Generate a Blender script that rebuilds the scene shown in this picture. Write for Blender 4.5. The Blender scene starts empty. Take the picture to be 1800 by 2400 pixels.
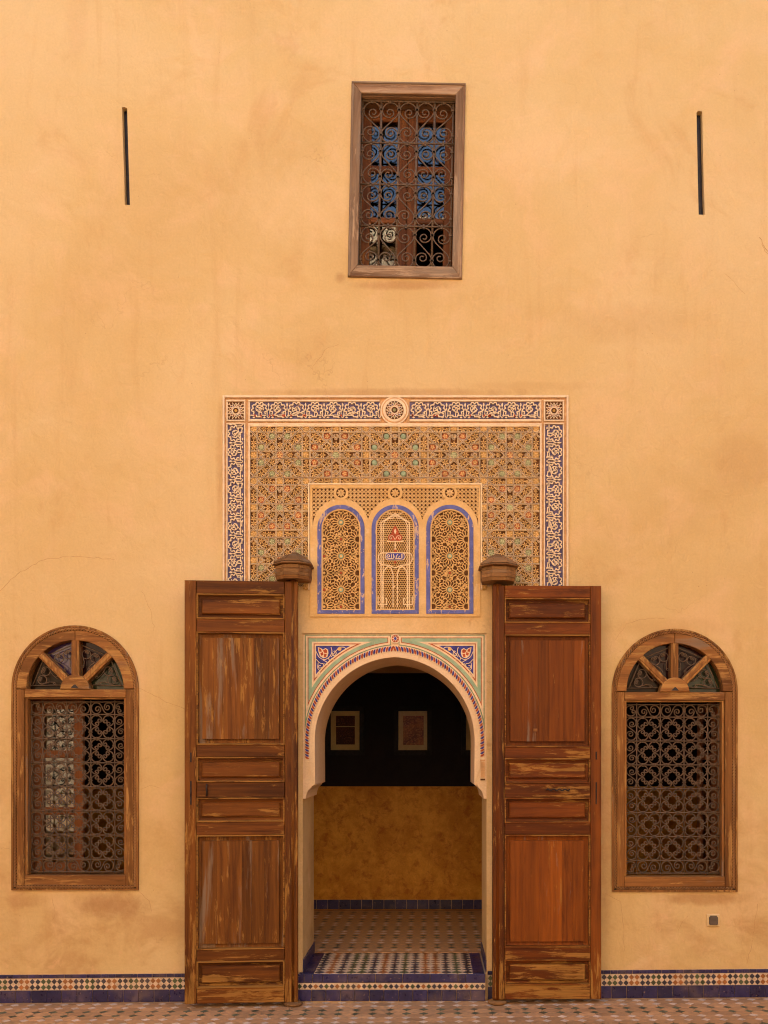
import bpy, math, random
import numpy as np
from mathutils import Vector, geometry
random.seed(7)
R = math.radians
C = bpy.context.scene.collection
SC = bpy.context.scene
PI = math.pi

# ------------------------------------------------------------------ camera, sky, sun, exposure
CAM_D, CAM_Z, PXM = 6.0, 1.62, 360.0        # metres to the facade, eye height, photo pixels per metre on the facade
PX0, PY0 = 1008.0, 1763.0                   # principal point of the photo
cam = bpy.data.cameras.new('camera'); camo = bpy.data.objects.new('camera', cam); C.objects.link(camo)
camo.location = (0, -CAM_D, CAM_Z); camo.rotation_euler = (R(90), 0, 0)
cam.sensor_fit = 'HORIZONTAL'; cam.sensor_width = 36; cam.lens = 36 * CAM_D / (1800 / PXM)
cam.shift_x = (900 - PX0) / 1800; cam.shift_y = (PY0 - 1200) / 1800
cam.clip_end = 500
SC.camera = camo

SUN_EL, SUN_AZ = R(42), R(20)               # the sun stands behind the facade, to the right
world = bpy.data.worlds.new('World'); SC.world = world; world.use_nodes = True
wn = world.node_tree; bg = wn.nodes['Background']
sky = wn.nodes.new('ShaderNodeTexSky'); sky.sky_type = 'NISHITA'; sky.sun_disc = False
sky.sun_elevation = SUN_EL; sky.sun_rotation = SUN_AZ; sky.dust_density = 3.0; sky.air_density = 1.0; sky.ozone_density = 1.0
wn.links.new(sky.outputs[0], bg.inputs[0]); bg.inputs[1].default_value = 0.15
sun = bpy.data.lights.new('sun', 'SUN'); sun.energy = 4.0; sun.angle = R(0.5); sun.color = (1.0, 0.93, 0.82)
suno = bpy.data.objects.new('sun', sun); C.objects.link(suno)
sd = Vector((math.sin(SUN_AZ) * math.cos(SUN_EL), math.cos(SUN_AZ) * math.cos(SUN_EL), math.sin(SUN_EL)))
suno.rotation_euler = sd.to_track_quat('Z', 'Y').to_euler(); suno.location = sd * 30
vs = SC.view_settings; vs.view_transform = 'Standard'; vs.look = 'None'; vs.gamma = 1.0; vs.exposure = 1.88; vs.use_curve_mapping = False
SC.cycles.use_denoising = True; SC.cycles.filter_width = 1.1
SC.cycles.diffuse_bounces = 4; SC.cycles.max_bounces = 8; SC.cycles.transparent_max_bounces = 12
SC.cycles.caustics_reflective = False; SC.cycles.caustics_refractive = False

# ------------------------------------------------------------------ photo pixel -> metres on a plane parallel to the facade
def X(px, y=0.0): return (px - PX0) / PXM * (CAM_D + y) / CAM_D
def Z(py, y=0.0): return CAM_Z + (PY0 - py) / PXM * (CAM_D + y) / CAM_D
def XZ(p, y=0.0): return (X(p[0], y), Z(p[1], y))
PX = 1 / PXM
FLOOR_S = 0.0078
def floor_z(x): return 0.0106 + FLOOR_S * x
FLOOR_R = -math.atan(FLOOR_S)

# ------------------------------------------------------------------ mesh helpers
def inpoly(x, z, poly):
    c = False; n = len(poly); j = n - 1
    for i in range(n):
        xi, zi = poly[i]; xj, zj = poly[j]
        if (zi > z) != (zj > z) and x < (xj - xi) * (z - zi) / (zj - zi) + xi: c = not c
        j = i
    return c

class MB:
    def __init__(s): s.v = []; s.f = []
    def add(s, vs_, fs):
        b = len(s.v); s.v += [tuple(p) for p in vs_]; s.f += [tuple(i + b for i in f) for f in fs]; return s
    def box(s, x0, x1, y0, y1, z0, z1):
        return s.add([(x0,y0,z0),(x1,y0,z0),(x1,y1,z0),(x0,y1,z0),(x0,y0,z1),(x1,y0,z1),(x1,y1,z1),(x0,y1,z1)],
                     [(0,1,5,4),(1,2,6,5),(2,3,7,6),(3,0,4,7),(4,5,6,7),(3,2,1,0)])
    def tile(s, poly, y0, y1, c=0.0):
        """polygon in x,z; front at y0 (towards the camera), back at y1; chamfer c"""
        n = len(poly); a = sum(poly[i][0]*poly[(i+1)%n][1]-poly[(i+1)%n][0]*poly[i][1] for i in range(n))
        if a < 0: poly = poly[::-1]
        rings = []
        if c > 0:
            ins = offset_poly(poly, c)
            rings = [(ins, y0), (poly, y0 + c)]
        else: rings = [(poly, y0)]
        rings.append((poly, y1))
        vs_ = []; fs = []
        for pl, y in rings: vs_ += [(p[0], y, p[1]) for p in pl]
        fs.append(tuple(range(n)))
        for r in range(len(rings) - 1):
            for i in range(n):
                j = (i + 1) % n; fs.append((r*n+i, (r+1)*n+i, (r+1)*n+j, r*n+j))
        fs.append(tuple(range((len(rings)-1)*n, len(rings)*n))[::-1])
        return s.add(vs_, fs)
    def cbox(s, x0, x1, y0, y1, z0, z1, c=0.003):
        return s.tile([(x0,z0),(x1,z0),(x1,z1),(x0,z1)], y0, y1, c)
    def rings(s, rects, cap=True):
        """list of (x0,x1,z0,z1,y): lofted rectangle rings"""
        vs_ = []; fs = []
        for (x0,x1,z0,z1,y) in rects: vs_ += [(x0,y,z0),(x1,y,z0),(x1,y,z1),(x0,y,z1)]
        for r in range(len(rects)-1):
            for i in range(4):
                j = (i+1) % 4; fs.append((r*4+i, r*4+j, (r+1)*4+j, (r+1)*4+i))
        if cap: b = (len(rects)-1)*4; fs.append((b,b+1,b+2,b+3))
        return s.add(vs_, fs)
    def ribbon(s, pts, w, y0, y1, closed=False):
        """flat band of width w along a polyline in x,z, front at y0, back at y1"""
        if closed and len(pts) > 2 and abs(pts[0][0]-pts[-1][0])+abs(pts[0][1]-pts[-1][1]) < 1e-6: pts = pts[:-1]
        n = len(pts)
        if n < 2: return s
        L = []; Rr = []
        for i in range(n):
            p = pts[i]
            a = pts[i-1] if (closed or i > 0) else None
            b = pts[(i+1) % n] if (closed or i < n-1) else None
            d1 = norm2(p[0]-a[0], p[1]-a[1]) if a else None
            d2 = norm2(b[0]-p[0], b[1]-p[1]) if b else None
            if d1 is None: d1 = d2
            if d2 is None: d2 = d1
            nx, nz = -(d1[1]+d2[1]), d1[0]+d2[0]; l = math.hypot(nx, nz)
            if l < 1e-6: nx, nz, l = -d1[1], d1[0], 1.0
            nx /= l; nz /= l
            k = w/2/max(0.45, nx*-d1[1]+nz*d1[0])
            L.append((p[0]+nx*k, p[1]+nz*k)); Rr.append((p[0]-nx*k, p[1]-nz*k))
        vs_ = []; fs = []
        for i in range(n): vs_ += [(L[i][0],y0,L[i][1]),(Rr[i][0],y0,Rr[i][1]),(Rr[i][0],y1,Rr[i][1]),(L[i][0],y1,L[i][1])]
        m = n if closed else n-1
        for i in range(m):
            a = 4*i; b = 4*((i+1) % n)
            fs += [(a,a+1,b+1,b),(a+1,a+2,b+2,b+1),(a+3,a,b,b+3)]
        if not closed: fs += [(0,3,2,1),(4*n-4,4*n-3,4*n-2,4*n-1)]
        return s.add(vs_, fs)
    def tube(s, pts, r, n=6, closed=False, twist=None):
        m = len(pts); P = [Vector(p) for p in pts]; vs_ = []; fs = []
        up = None; dist = 0.0
        for i in range(m):
            a = P[i-1] if (i > 0 or closed) else P[i]; b = P[(i+1) % m] if (i < m-1 or closed) else P[i]
            t = (b-a).normalized()
            if up is None:
                up = Vector((0,1,0)) if abs(t.y) < 0.9 else Vector((1,0,0))
            up = (up - t*up.dot(t)).normalized(); sdv = t.cross(up)
            if i: dist += (P[i]-P[i-1]).length
            for k in range(n):
                an = 2*PI*k/n; rr = r if twist is None else r*(1+0.60*math.cos(2*(an - dist*twist)))
                vs_.append(P[i] + up*math.cos(an)*rr + sdv*math.sin(an)*rr)
        for i in range(m if closed else m-1):
            j = (i+1) % m
            for k in range(n):
                l = (k+1) % n; fs.append((i*n+k, i*n+l, j*n+l, j*n+k))
        if not closed: fs += [tuple(range(n))[::-1], tuple(range((m-1)*n, m*n))]
        return s.add(vs_, fs)
    def loft(s, loops, cap0=True, cap1=True):
        n = len(loops[0]); vs_ = []; fs = []
        for l in loops: vs_ += l
        for r in range(len(loops)-1):
            for i in range(n):
                j = (i+1) % n; fs.append((r*n+i, r*n+j, (r+1)*n+j, (r+1)*n+i))
        if cap0: fs.append(tuple(range(n))[::-1])
        if cap1: fs.append(tuple(range((len(loops)-1)*n, len(loops)*n)))
        return s.add(vs_, fs)
    def plate(s, outer, holes, y0, y1=None, back=True, outer_side=True):
        """flat plate with holes (x,z loops), front y0; extruded to y1"""
        loops = [outer] + holes; co = []; ed = []
        for l in loops:
            b = len(co); co += [Vector(p) for p in l]; ed += [(b+i, b+(i+1) % len(l)) for i in range(len(l))]
        r = geometry.delaunay_2d_cdt(co, ed, [], 0, 1e-6)
        vv = r[0]; tris = []
        for f in r[2]:
            cx = sum(vv[i].x for i in f)/len(f); cz = sum(vv[i].y for i in f)/len(f)
            if inpoly(cx, cz, outer) and not any(inpoly(cx, cz, h) for h in holes): tris.append(tuple(f))
        s.add([(p.x, y0, p.y) for p in vv], tris)
        if y1 is not None:
            if back: s.add([(p.x, y1, p.y) for p in vv], [t[::-1] for t in tris])
            for k, l in enumerate(loops):
                if k == 0 and not outer_side: continue
                n = len(l); s.add([(p[0],y0,p[1]) for p in l]+[(p[0],y1,p[1]) for p in l],
                                  [(i,(i+1) % n,n+(i+1) % n,n+i) for i in range(n)])
        return s
    def shift(s, off):
        s.v = [(a-off[0], b-off[1], c-off[2]) for a, b, c in s.v]; return s
    def mesh(s, name, m=None, smooth=False):
        me = bpy.data.meshes.new(name); me.from_pydata(s.v, [], s.f); me.update()
        if m is not None: me.materials.append(m)
        if smooth: me.polygons.foreach_set('use_smooth', [True]*len(me.polygons))
        return me
    def build(s, name, m, parent=None, off=None, smooth=False):
        if off is None and parent is not None:
            off = (0,0,0); p = parent
            while p is not None: off = tuple(off[i]+p.location[i] for i in range(3)); p = p.parent
        if off is not None: s.shift(off)
        return inst(name, s.mesh(name, m, smooth), parent)

def norm2(a, b):
    l = math.hypot(a, b) or 1e-9; return (a/l, b/l)
def offset_poly(poly, d):
    """inset a counter-clockwise polygon by d"""
    n = len(poly); out = []
    for i in range(n):
        a, p, b = poly[i-1], poly[i], poly[(i+1) % n]
        d1 = norm2(p[0]-a[0], p[1]-a[1]); d2 = norm2(b[0]-p[0], b[1]-p[1])
        nx, nz = -(d1[1]+d2[1]), d1[0]+d2[0]; l = math.hypot(nx, nz) or 1e-9; nx /= l; nz /= l
        k = d/max(0.35, nx*-d1[1]+nz*d1[0]); out.append((p[0]+nx*k, p[1]+nz*k))
    return out
def inst(name, me, parent=None, loc=(0,0,0), rot=(0,0,0), scale=None):
    o = bpy.data.objects.new(name, me); C.objects.link(o); o.parent = parent; o.location = loc; o.rotation_euler = rot
    if scale: o.scale = scale
    return o
def tag(o, label=None, cat=None, group=None, kind=None):
    if label: o['label'] = label
    if cat: o['category'] = cat
    if group: o['group'] = group
    if kind: o['kind'] = kind
    return o
def thing(name, label, cat, loc=(0,0,0), rot=(0,0,0), group=None):
    o = inst(name, None, None, loc, rot); return tag(o, label, cat, group)
def arc(cx, cz, r, a0, a1, n=24):
    return [(cx+r*math.cos(R(a0+(a1-a0)*i/n)), cz+r*math.sin(R(a0+(a1-a0)*i/n))) for i in range(n+1)]
def pointed(cx, zs, hw, rise, n=28):
    """two-centred arch from left spring to right spring"""
    e = (rise*rise-hw*hw)/(2*hw); rad = hw+e; at = math.degrees(math.acos(e/rad))
    l = arc(cx+e, zs, rad, 180, 180-at, n); r = arc(cx-e, zs, rad, at, 0, n)
    return l + r[1:]
def clip_line(pts, inside, step=0.0015):
    """pieces of a polyline that lie inside a region"""
    out = []; cur = []
    for i in range(len(pts)-1):
        a, b = pts[i], pts[i+1]; n = max(1, int(math.hypot(b[0]-a[0], b[1]-a[1])/step))
        for k in range(n+1):
            if k == 0 and i > 0: continue
            p = (a[0]+(b[0]-a[0])*k/n, a[1]+(b[1]-a[1])*k/n); corner = k in (0, n)
            if inside(*p):
                if len(cur) >= 2 and not cur[-1][1] and not corner: cur[-1] = (p, False)
                else: cur.append((p, corner))
            elif cur:
                out.append([q[0] for q in cur]); cur = []
    if cur: out.append([q[0] for q in cur])
    res = []
    for l in out:
        if len(l) > 1 and math.hypot(l[0][0]-l[-1][0], l[0][1]-l[-1][1]) + (len(l) > 2)*1 > 0.002: res.append(l)
    return res
def turtle(segs, h0=0.0):
    """segs: (angle_deg or length, r0, r1); r None = straight"""
    x = z = 0.0; h = h0; pts = [(0.0, 0.0)]
    for (q, r0, r1) in segs:
        if r0 is None:
            x += q*math.cos(h); z += q*math.sin(h); pts.append((x, z)); continue
        n = max(4, int(abs(q)/20)); sg = 1 if q > 0 else -1
        for i in range(n):
            r = r0+(r1-r0)*(i+0.5)/n; da = R(q)/n
            x += r*abs(da)*math.cos(h+da/2); z += r*abs(da)*math.sin(h+da/2); h += da; pts.append((x, z))
    return pts
def s_scroll(w, hgt, flip=1):
    """two stacked loops joined by the line that touches both, each curling into a spiral"""
    h = max(0.56, (hgt/w-1)/2); al = math.asin(0.5/h)
    half = turtle([(h*math.cos(al), None, None), (-215, 0.5, 0.5), (-110, 0.46, 0.36), (-420, 0.29, 0.07)], -PI/2+al)
    pts = [(-p[0], -p[1]) for p in half[::-1]] + half[1:]
    xs = [p[0] for p in pts]; zs = [p[1] for p in pts]
    return [(p[0]*w/(max(xs)-min(xs))*flip, p[1]*hgt/(max(zs)-min(zs))) for p in pts]
def c_scroll(r, a=128, spiral=420):
    half = turtle([(a, r, r), (spiral, r*0.44, r*0.10)])
    pts = [(-p[0], p[1]) for p in half[::-1]] + half[1:]
    return [(p[0], p[1]-r) for p in pts]

# ------------------------------------------------------------------ materials
class H:
    def __init__(s, name):
        s.m = bpy.data.materials.new(name); s.m.use_nodes = True; s.t = s.m.node_tree
        s.b = s.t.nodes['Principled BSDF']; s.out = s.t.nodes['Material Output']
    def n(s, typ, ins=None, **props):
        nd = s.t.nodes.new('ShaderNode'+typ)
        for k, v in props.items(): setattr(nd, k, v)
        for k, v in (ins or {}).items(): s.put(nd.inputs[k], v)
        return nd
    def put(s, sock, v):
        if isinstance(v, bpy.types.NodeSocket): s.t.links.new(v, sock)
        elif isinstance(v, (tuple, list)) and sock.type == 'RGBA' and len(v) == 3: sock.default_value = (*v, 1)
        else: sock.default_value = v
    def pos(s): return s.n('NewGeometry').outputs['Position']
    def objco(s): return s.n('TexCoord').outputs['Object']
    def rnd(s): return s.n('ObjectInfo').outputs['Random']
    def map(s, vec, scale=(1,1,1), loc=(0,0,0), rot=(0,0,0)):
        return s.n('Mapping', {'Vector': vec, 'Scale': scale, 'Location': loc, 'Rotation': rot}).outputs[0]
    def noise(s, vec, sc, det=5, rough=0.6, dist=0.0, out=0):
        return s.n('TexNoise', {'Vector': vec, 'Scale': sc, 'Detail': det if sc == 1.0 else min(det, 4.0 if sc < 40 else 2.0), 'Roughness': rough, 'Distortion': dist}).outputs[out]
    def ramp(s, fac, stops, interp='LINEAR'):
        nd = s.n('ValToRGB', {'Fac': fac}); cr = nd.color_ramp; cr.interpolation = interp
        while len(cr.elements) > 1: cr.elements.remove(cr.elements[-1])
        for i, (p, c) in enumerate(stops):
            e = cr.elements[0] if i == 0 else cr.elements.new(p)
            e.position = p; e.color = (*c, 1) if isinstance(c, (tuple, list)) else (c, c, c, 1)
        return nd.outputs[0]
    def mix(s, fac, a, b, mode='MIX'):
        nd = s.n('Mix', data_type='RGBA', blend_type=mode); nd.clamp_factor = True
        s.put(nd.inputs[0], fac); s.put(nd.inputs[6], a); s.put(nd.inputs[7], b); return nd.outputs[2]
    def math(s, op, a, b=0.0, c=0.0):
        nd = s.n('Math', operation=op); s.put(nd.inputs[0], a); s.put(nd.inputs[1], b); s.put(nd.inputs[2], c); return nd.outputs[0]
    def vadd(s, a, b):
        nd = s.n('VectorMath', operation='ADD'); s.put(nd.inputs[0], a); s.put(nd.inputs[1], b); return nd.outputs[0]
    def rng(s, v, a, b, c=0.0, d=1.0):
        return s.n('MapRange', {'Value': v, 'From Min': a, 'From Max': b, 'To Min': c, 'To Max': d}, interpolation_type='SMOOTHSTEP').outputs[0]
    def bump(s, hgt, strength=0.3, dist=0.01, nrm=None):
        ins = {'Height': hgt, 'Strength': strength, 'Distance': dist}
        if nrm is not None: ins['Normal'] = nrm
        return s.n('Bump', ins).outputs[0]
    def done(s, col=None, rough=0.8, nrm=None, spec=0.5):
        if col is not None: s.put(s.b.inputs['Base Color'], col)
        s.put(s.b.inputs['Roughness'], rough); s.b.inputs['Specular IOR Level'].default_value = spec
        if nrm is not None: s.put(s.b.inputs['Normal'], nrm)
        return s.m

def mat_facade():
    h = H('ochre plaster'); p = h.pos()
    big = h.noise(p, 0.55, 5, 0.55, 0.6); mid = h.noise(p, 2.3, 7, 0.62, 0.5)
    col = h.ramp(big, [(0.30, (0.61, 0.412, 0.172)), (0.5, (0.665, 0.472, 0.210)), (0.72, (0.71, 0.525, 0.268))])
    col = h.mix(h.rng(mid, 0.46, 0.74, 0, 0.55), col, (0.76, 0.52, 0.28))
    col = h.mix(h.rng(h.noise(h.map(p, loc=(7, 3, 1)), 1.5, 6, 0.66, 1.2), 0.56, 0.74, 0, 0.34), col, (0.54, 0.30, 0.115))
    # thin vertical runs and brush strokes
    st = h.noise(h.map(p, scale=(9, 1, 0.8)), 1.0, 6, 0.65, 0.4)
    col = h.mix(h.rng(st, 0.52, 0.75, 0, 0.28), col, (0.56, 0.33, 0.13))
    br = h.noise(h.map(p, scale=(6, 1, 16), rot=(0, 0.5, 0)), 1.0, 5, 0.6, 1.5)
    col = h.mix(h.rng(br, 0.55, 0.8, 0, 0.24), col, (0.78, 0.54, 0.30))
    # scuffed dirt fading upward, strengthened to paint in the wall's falloff of light
    zz = h.n('SeparateXYZ', {'Vector': p}).outputs[2]
    low = h.rng(zz, 0.15, 2.3, 1, 0)
    dn = h.noise(h.map(p, loc=(2, 9, 4), scale=(1, 1, 1.5)), 2.6, 9, 0.74, 0.35)
    col = h.mix(h.math('MULTIPLY', h.rng(dn, 0.44, 0.72), h.math('MULTIPLY', low, 0.55)), col, (0.46, 0.245, 0.090))
    dl = h.noise(h.map(p, loc=(5, 1, 8)), 7, 8, 0.7, 0.6)
    col = h.mix(h.math('MULTIPLY', h.rng(dl, 0.58, 0.70), h.math('MULTIPLY', low, 0.45)), col, (0.74, 0.47, 0.24))
    # stains with a place of their own: soot line over the carved panel, runs under sills, and the right door leaf's side shade painted as a tall strip
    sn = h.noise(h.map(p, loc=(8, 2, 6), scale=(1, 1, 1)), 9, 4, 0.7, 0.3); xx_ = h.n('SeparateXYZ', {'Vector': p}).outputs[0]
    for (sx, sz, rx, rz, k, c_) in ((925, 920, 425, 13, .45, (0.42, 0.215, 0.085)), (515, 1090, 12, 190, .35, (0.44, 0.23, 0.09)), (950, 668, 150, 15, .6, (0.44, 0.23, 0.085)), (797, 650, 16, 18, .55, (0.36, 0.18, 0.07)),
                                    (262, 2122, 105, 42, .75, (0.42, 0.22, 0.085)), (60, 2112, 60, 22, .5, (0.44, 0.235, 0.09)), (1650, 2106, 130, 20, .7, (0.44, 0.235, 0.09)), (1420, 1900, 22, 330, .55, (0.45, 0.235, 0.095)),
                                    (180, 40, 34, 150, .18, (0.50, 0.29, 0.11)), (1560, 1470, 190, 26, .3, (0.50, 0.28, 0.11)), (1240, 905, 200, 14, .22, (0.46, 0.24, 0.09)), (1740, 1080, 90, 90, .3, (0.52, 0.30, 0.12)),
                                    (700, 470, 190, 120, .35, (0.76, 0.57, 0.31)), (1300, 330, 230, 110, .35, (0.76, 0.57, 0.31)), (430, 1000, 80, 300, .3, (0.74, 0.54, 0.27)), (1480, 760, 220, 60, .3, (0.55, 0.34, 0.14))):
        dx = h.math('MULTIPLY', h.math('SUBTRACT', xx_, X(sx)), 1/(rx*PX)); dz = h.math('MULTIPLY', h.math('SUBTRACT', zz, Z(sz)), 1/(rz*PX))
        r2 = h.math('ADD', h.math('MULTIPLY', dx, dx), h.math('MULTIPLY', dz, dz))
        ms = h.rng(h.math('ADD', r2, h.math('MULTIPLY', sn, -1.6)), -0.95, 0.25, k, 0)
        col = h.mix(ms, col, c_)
    # specks
    sp = h.n('TexVoronoi', {'Vector': p, 'Scale': 13.0, 'Randomness': 1.0}).outputs['Distance']
    spm = h.math('MULTIPLY', h.rng(sp, 0.03, 0.055, 1, 0), h.rng(h.noise(p, 3.1, 2), 0.5, 0.6))
    col = h.mix(h.math('MULTIPLY', spm, 0.5), col, (0.32, 0.15, 0.06))
    # hairline crazing in places
    wob = h.noise(p, 3.0, 4, 0.6, 0, 1)
    cv = h.n('TexVoronoi', {'Vector': h.vadd(p, h.map(wob, scale=(0.55, 0.55, 0.55))), 'Scale': 1.15}, feature='DISTANCE_TO_EDGE').outputs['Distance']
    cm = h.math('MULTIPLY', h.rng(cv, 0.001, 0.0055, 1, 0), h.rng(h.noise(h.map(p, loc=(3, 3, 3)), 0.9, 3), 0.55, 0.68))
    col = h.mix(h.math('MULTIPLY', cm, 0.22), col, (0.36, 0.17, 0.07))
    fine = h.noise(p, 70, 4, 0.7)
    col = h.mix(1.0, col, h.ramp(fine, [(0.25, 0.95), (0.75, 1.035)]), 'MULTIPLY')
    n1 = h.bump(h.noise(p, 2.2, 3, 0.5, 0.4), 0.6, 0.05)
    n2 = h.bump(h.noise(h.map(p, scale=(1, 1, 0.7)), 11, 6, 0.62, 0.8), 0.55, 0.012, n1)
    n3 = h.bump(h.math('SUBTRACT', fine, h.math('MULTIPLY', cm, 1.5)), 0.18, 0.003, n2)
    return h.done(col, 0.92, n3, 0.2)

def mat_plaster(name, c1, c2, c3=None, scale=3.0, rough=0.9, bumpk=0.3, third=(0.58, 0.7, 0.7)):
    h = H(name); p = h.pos()
    n = h.noise(p, scale, 7, 0.68, 0.25)
    col = h.mix(h.rng(n, 0.35, 0.68), c1, c2)
    if c3: col = h.mix(h.rng(h.noise(h.map(p, loc=(4, 2, 9)), scale*2.2, 8, 0.7, 0.3), third[0], third[1], 0, third[2]), col, c3)
    fine = h.noise(p, 90, 4, 0.7)
    col = h.mix(1.0, col, h.ramp(fine, [(0.25, 0.90), (0.75, 1.06)]), 'MULTIPLY')
    n1 = h.bump(n, bumpk, 0.02); n2 = h.bump(fine, 0.35, 0.003, n1)
    return h.done(col, rough, n2, 0.25)

def mat_paint(name, c, under=None, chip=0.62, rough=0.75, vary=0.18, scale=26):
    """paint on plaster: brushy tone, chips down to the ground coat"""
    h = H(name); p = h.pos()
    n = h.noise(p, scale, 6, 0.65, 0.4)
    lo = tuple(max(0, x*(1-vary)) for x in c); hi = tuple(min(1, x*(1+vary)+0.01) for x in c)
    col = h.mix(h.rng(n, 0.3, 0.7), lo, hi)
    if under:
        ch = h.noise(h.map(p, scale=(1.6, 1.6, 0.6)), scale*1.5, 8, 0.72, 0.5)
        col = h.mix(h.rng(ch, chip, chip+0.05), col, under)
    return h.done(col, rough, h.bump(h.noise(p, 120, 4, 0.7), 0.3, 0.002), 0.3)

def mat_wood(name, dark, light, bare, axis, wear=0.5, grey=0.0, rough=0.55):
    foot = 'door' in name                      # feet of the doors are scuffed by splashing and sweeping
    """varnished timber worn down to bare wood; axis is the grain direction in object space"""
    h = H(name); o = h.objco(); rd = h.rnd()
    off = h.n('CombineXYZ', {'X': h.math('MULTIPLY', rd, 17.0), 'Y': h.math('MULTIPLY', rd, 5.0), 'Z': h.math('MULTIPLY', rd, 29.0)}).outputs[0]
    v = h.vadd(o, off)
    def st(k, a): return tuple(a if i == axis else k for i in range(3))
    g = h.noise(h.map(v, scale=st(34, 1.6)), 1.0, 7, 0.62, 0.6)
    g2 = h.noise(h.map(v, scale=st(150, 4)), 1.0, 4, 0.6, 0.2)
    big = h.noise(h.map(v, scale=st(3.2, 1.2)), 1.0, 4, 0.55, 0.5)
    col = h.ramp(h.math('ADD', h.math('MULTIPLY', g, 0.6), h.math('MULTIPLY', big, 0.4)), [(0.36, dark), (0.62, light)])
    col = h.mix(1.0, col, h.ramp(rd, [(0.0, 0.66), (1.0, 1.22)]), 'MULTIPLY')
    wv = h.noise(h.map(v, scale=st(34, 3.2)), 1.0, 7, 0.78, 0.5)
    wb = h.noise(h.map(v, scale=st(4.5, 2.2), loc=(3, 1, 8)), 1.0, 4, 0.6, 0.5)
    wm = h.math('ADD', h.math('MULTIPLY', wv, 0.60), h.math('MULTIPLY', wb, 0.40))
    if foot: wm = h.math('ADD', wm, h.rng(h.n('SeparateXYZ', {'Vector': o}).outputs[2], 0.0, 0.40, 0.050, 0.0))
    t = 0.63-0.13*wear
    worn = h.rng(wm, t, t+0.05)
    barec = h.mix(h.rng(g2, 0.35, 0.65), bare, tuple(x*0.72 for x in bare))
    col = h.mix(h.math('MULTIPLY', worn, 0.80), col, barec)
    if grey > 0:
        gm = h.noise(h.map(v, scale=st(9, 0.9), loc=(9, 4, 2)), 1.0, 7, 0.7, 0.4)
        col = h.mix(h.rng(gm, 0.60-0.12*grey, 0.70-0.1*grey, 0, 0.7), col, (0.23, 0.17, 0.115))
    dk = h.noise(h.map(v, scale=st(7, 1.1), loc=(1, 7, 5)), 1.0, 7, 0.68, 0.9)
    col = h.mix(h.rng(dk, 0.57, 0.72, 0, 0.62), col, tuple(x*0.42 for x in dark))
    col = h.mix(h.rng(g2, 0.55, 0.8, 0, 0.3), col, tuple(x*0.5 for x in dark))
    n1 = h.bump(h.math('ADD', g, h.math('MULTIPLY', g2, 0.5)), 0.35, 0.006)
    n2 = h.bump(worn, 0.25, -0.002, n1)
    return h.done(col, h.math('ADD', h.math('MULTIPLY', worn, 0.3), rough), n2, 0.16)

def mat_tile(name, c, rough=0.28, vary=0.35, dirt=(0.45, 0.30, 0.16), dirtk=0.5):
    h = H(name); p = h.pos(); rd = h.rnd()
    k = h.ramp(rd, [(0.0, 1-vary), (1.0, 1+vary)])
    n = h.noise(p, 34, 6, 0.6, 0.3)
    col = h.mix(1.0, c, k, 'MULTIPLY'); col = h.mix(1.0, col, h.ramp(n, [(0.3, 0.72), (0.7, 1.22)]), 'MULTIPLY')
    ch = h.noise(h.map(p, loc=(3, 5, 1)), 60, 7, 0.75)
    col = h.mix(h.rng(ch, 0.66, 0.72, 0, dirtk), col, dirt)
    col = h.mix(h.rng(h.noise(p, 5, 5, 0.6), 0.45, 0.8, 0, dirtk*0.5), col, dirt)
    return h.done(col, h.rng(n, 0.2, 0.8, rough*0.8, rough*1.5), h.bump(n, 0.25, 0.003), 0.5)

def mat_iron():
    h = H('rusty iron'); p = h.pos(); n = h.noise(p, 45, 6, 0.7)
    col = h.ramp(n, [(0.3, (0.085, 0.056, 0.037)), (0.55, (0.145, 0.096, 0.060)), (0.75, (0.18, 0.095, 0.040))])
    return h.done(col, 0.65, h.bump(n, 0.3, 0.002), 0.25)

def mat_glass(name, tint=(0.9, 0.92, 0.9), ior=1.62):
    h = H(name)
    f = h.n('Fresnel', {'IOR': ior}).outputs[0]
    nb = h.bump(h.noise(h.pos(), 5, 3, 0.5), 0.08, 0.01)
    tr = h.n('BsdfTransparent', {'Color': tint}); gl = h.n('BsdfGlossy', {'Roughness': 0.015, 'Normal': nb})
    mx = h.n('MixShader', {0: f, 1: tr.outputs[0], 2: gl.outputs[0]})
    h.t.links.new(mx.outputs[0], h.out.inputs[0]); return h.m

def mat_stained(name, body, ior=1.4):
    h = H(name); f = h.n('Fresnel', {'IOR': ior}).outputs[0]; n = h.noise(h.pos(), 14, 4, 0.6)
    df = h.n('BsdfDiffuse', {'Color': h.mix(h.rng(n, 0.3, 0.7), body, tuple(x*0.45 for x in body))}); gl = h.n('BsdfGlossy', {'Roughness': 0.06, 'Normal': h.bump(n, 0.1, 0.01)})
    mx = h.n('MixShader', {0: f, 1: df.outputs[0], 2: gl.outputs[0]}); h.t.links.new(mx.outputs[0], h.out.inputs[0]); return h.m

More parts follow.
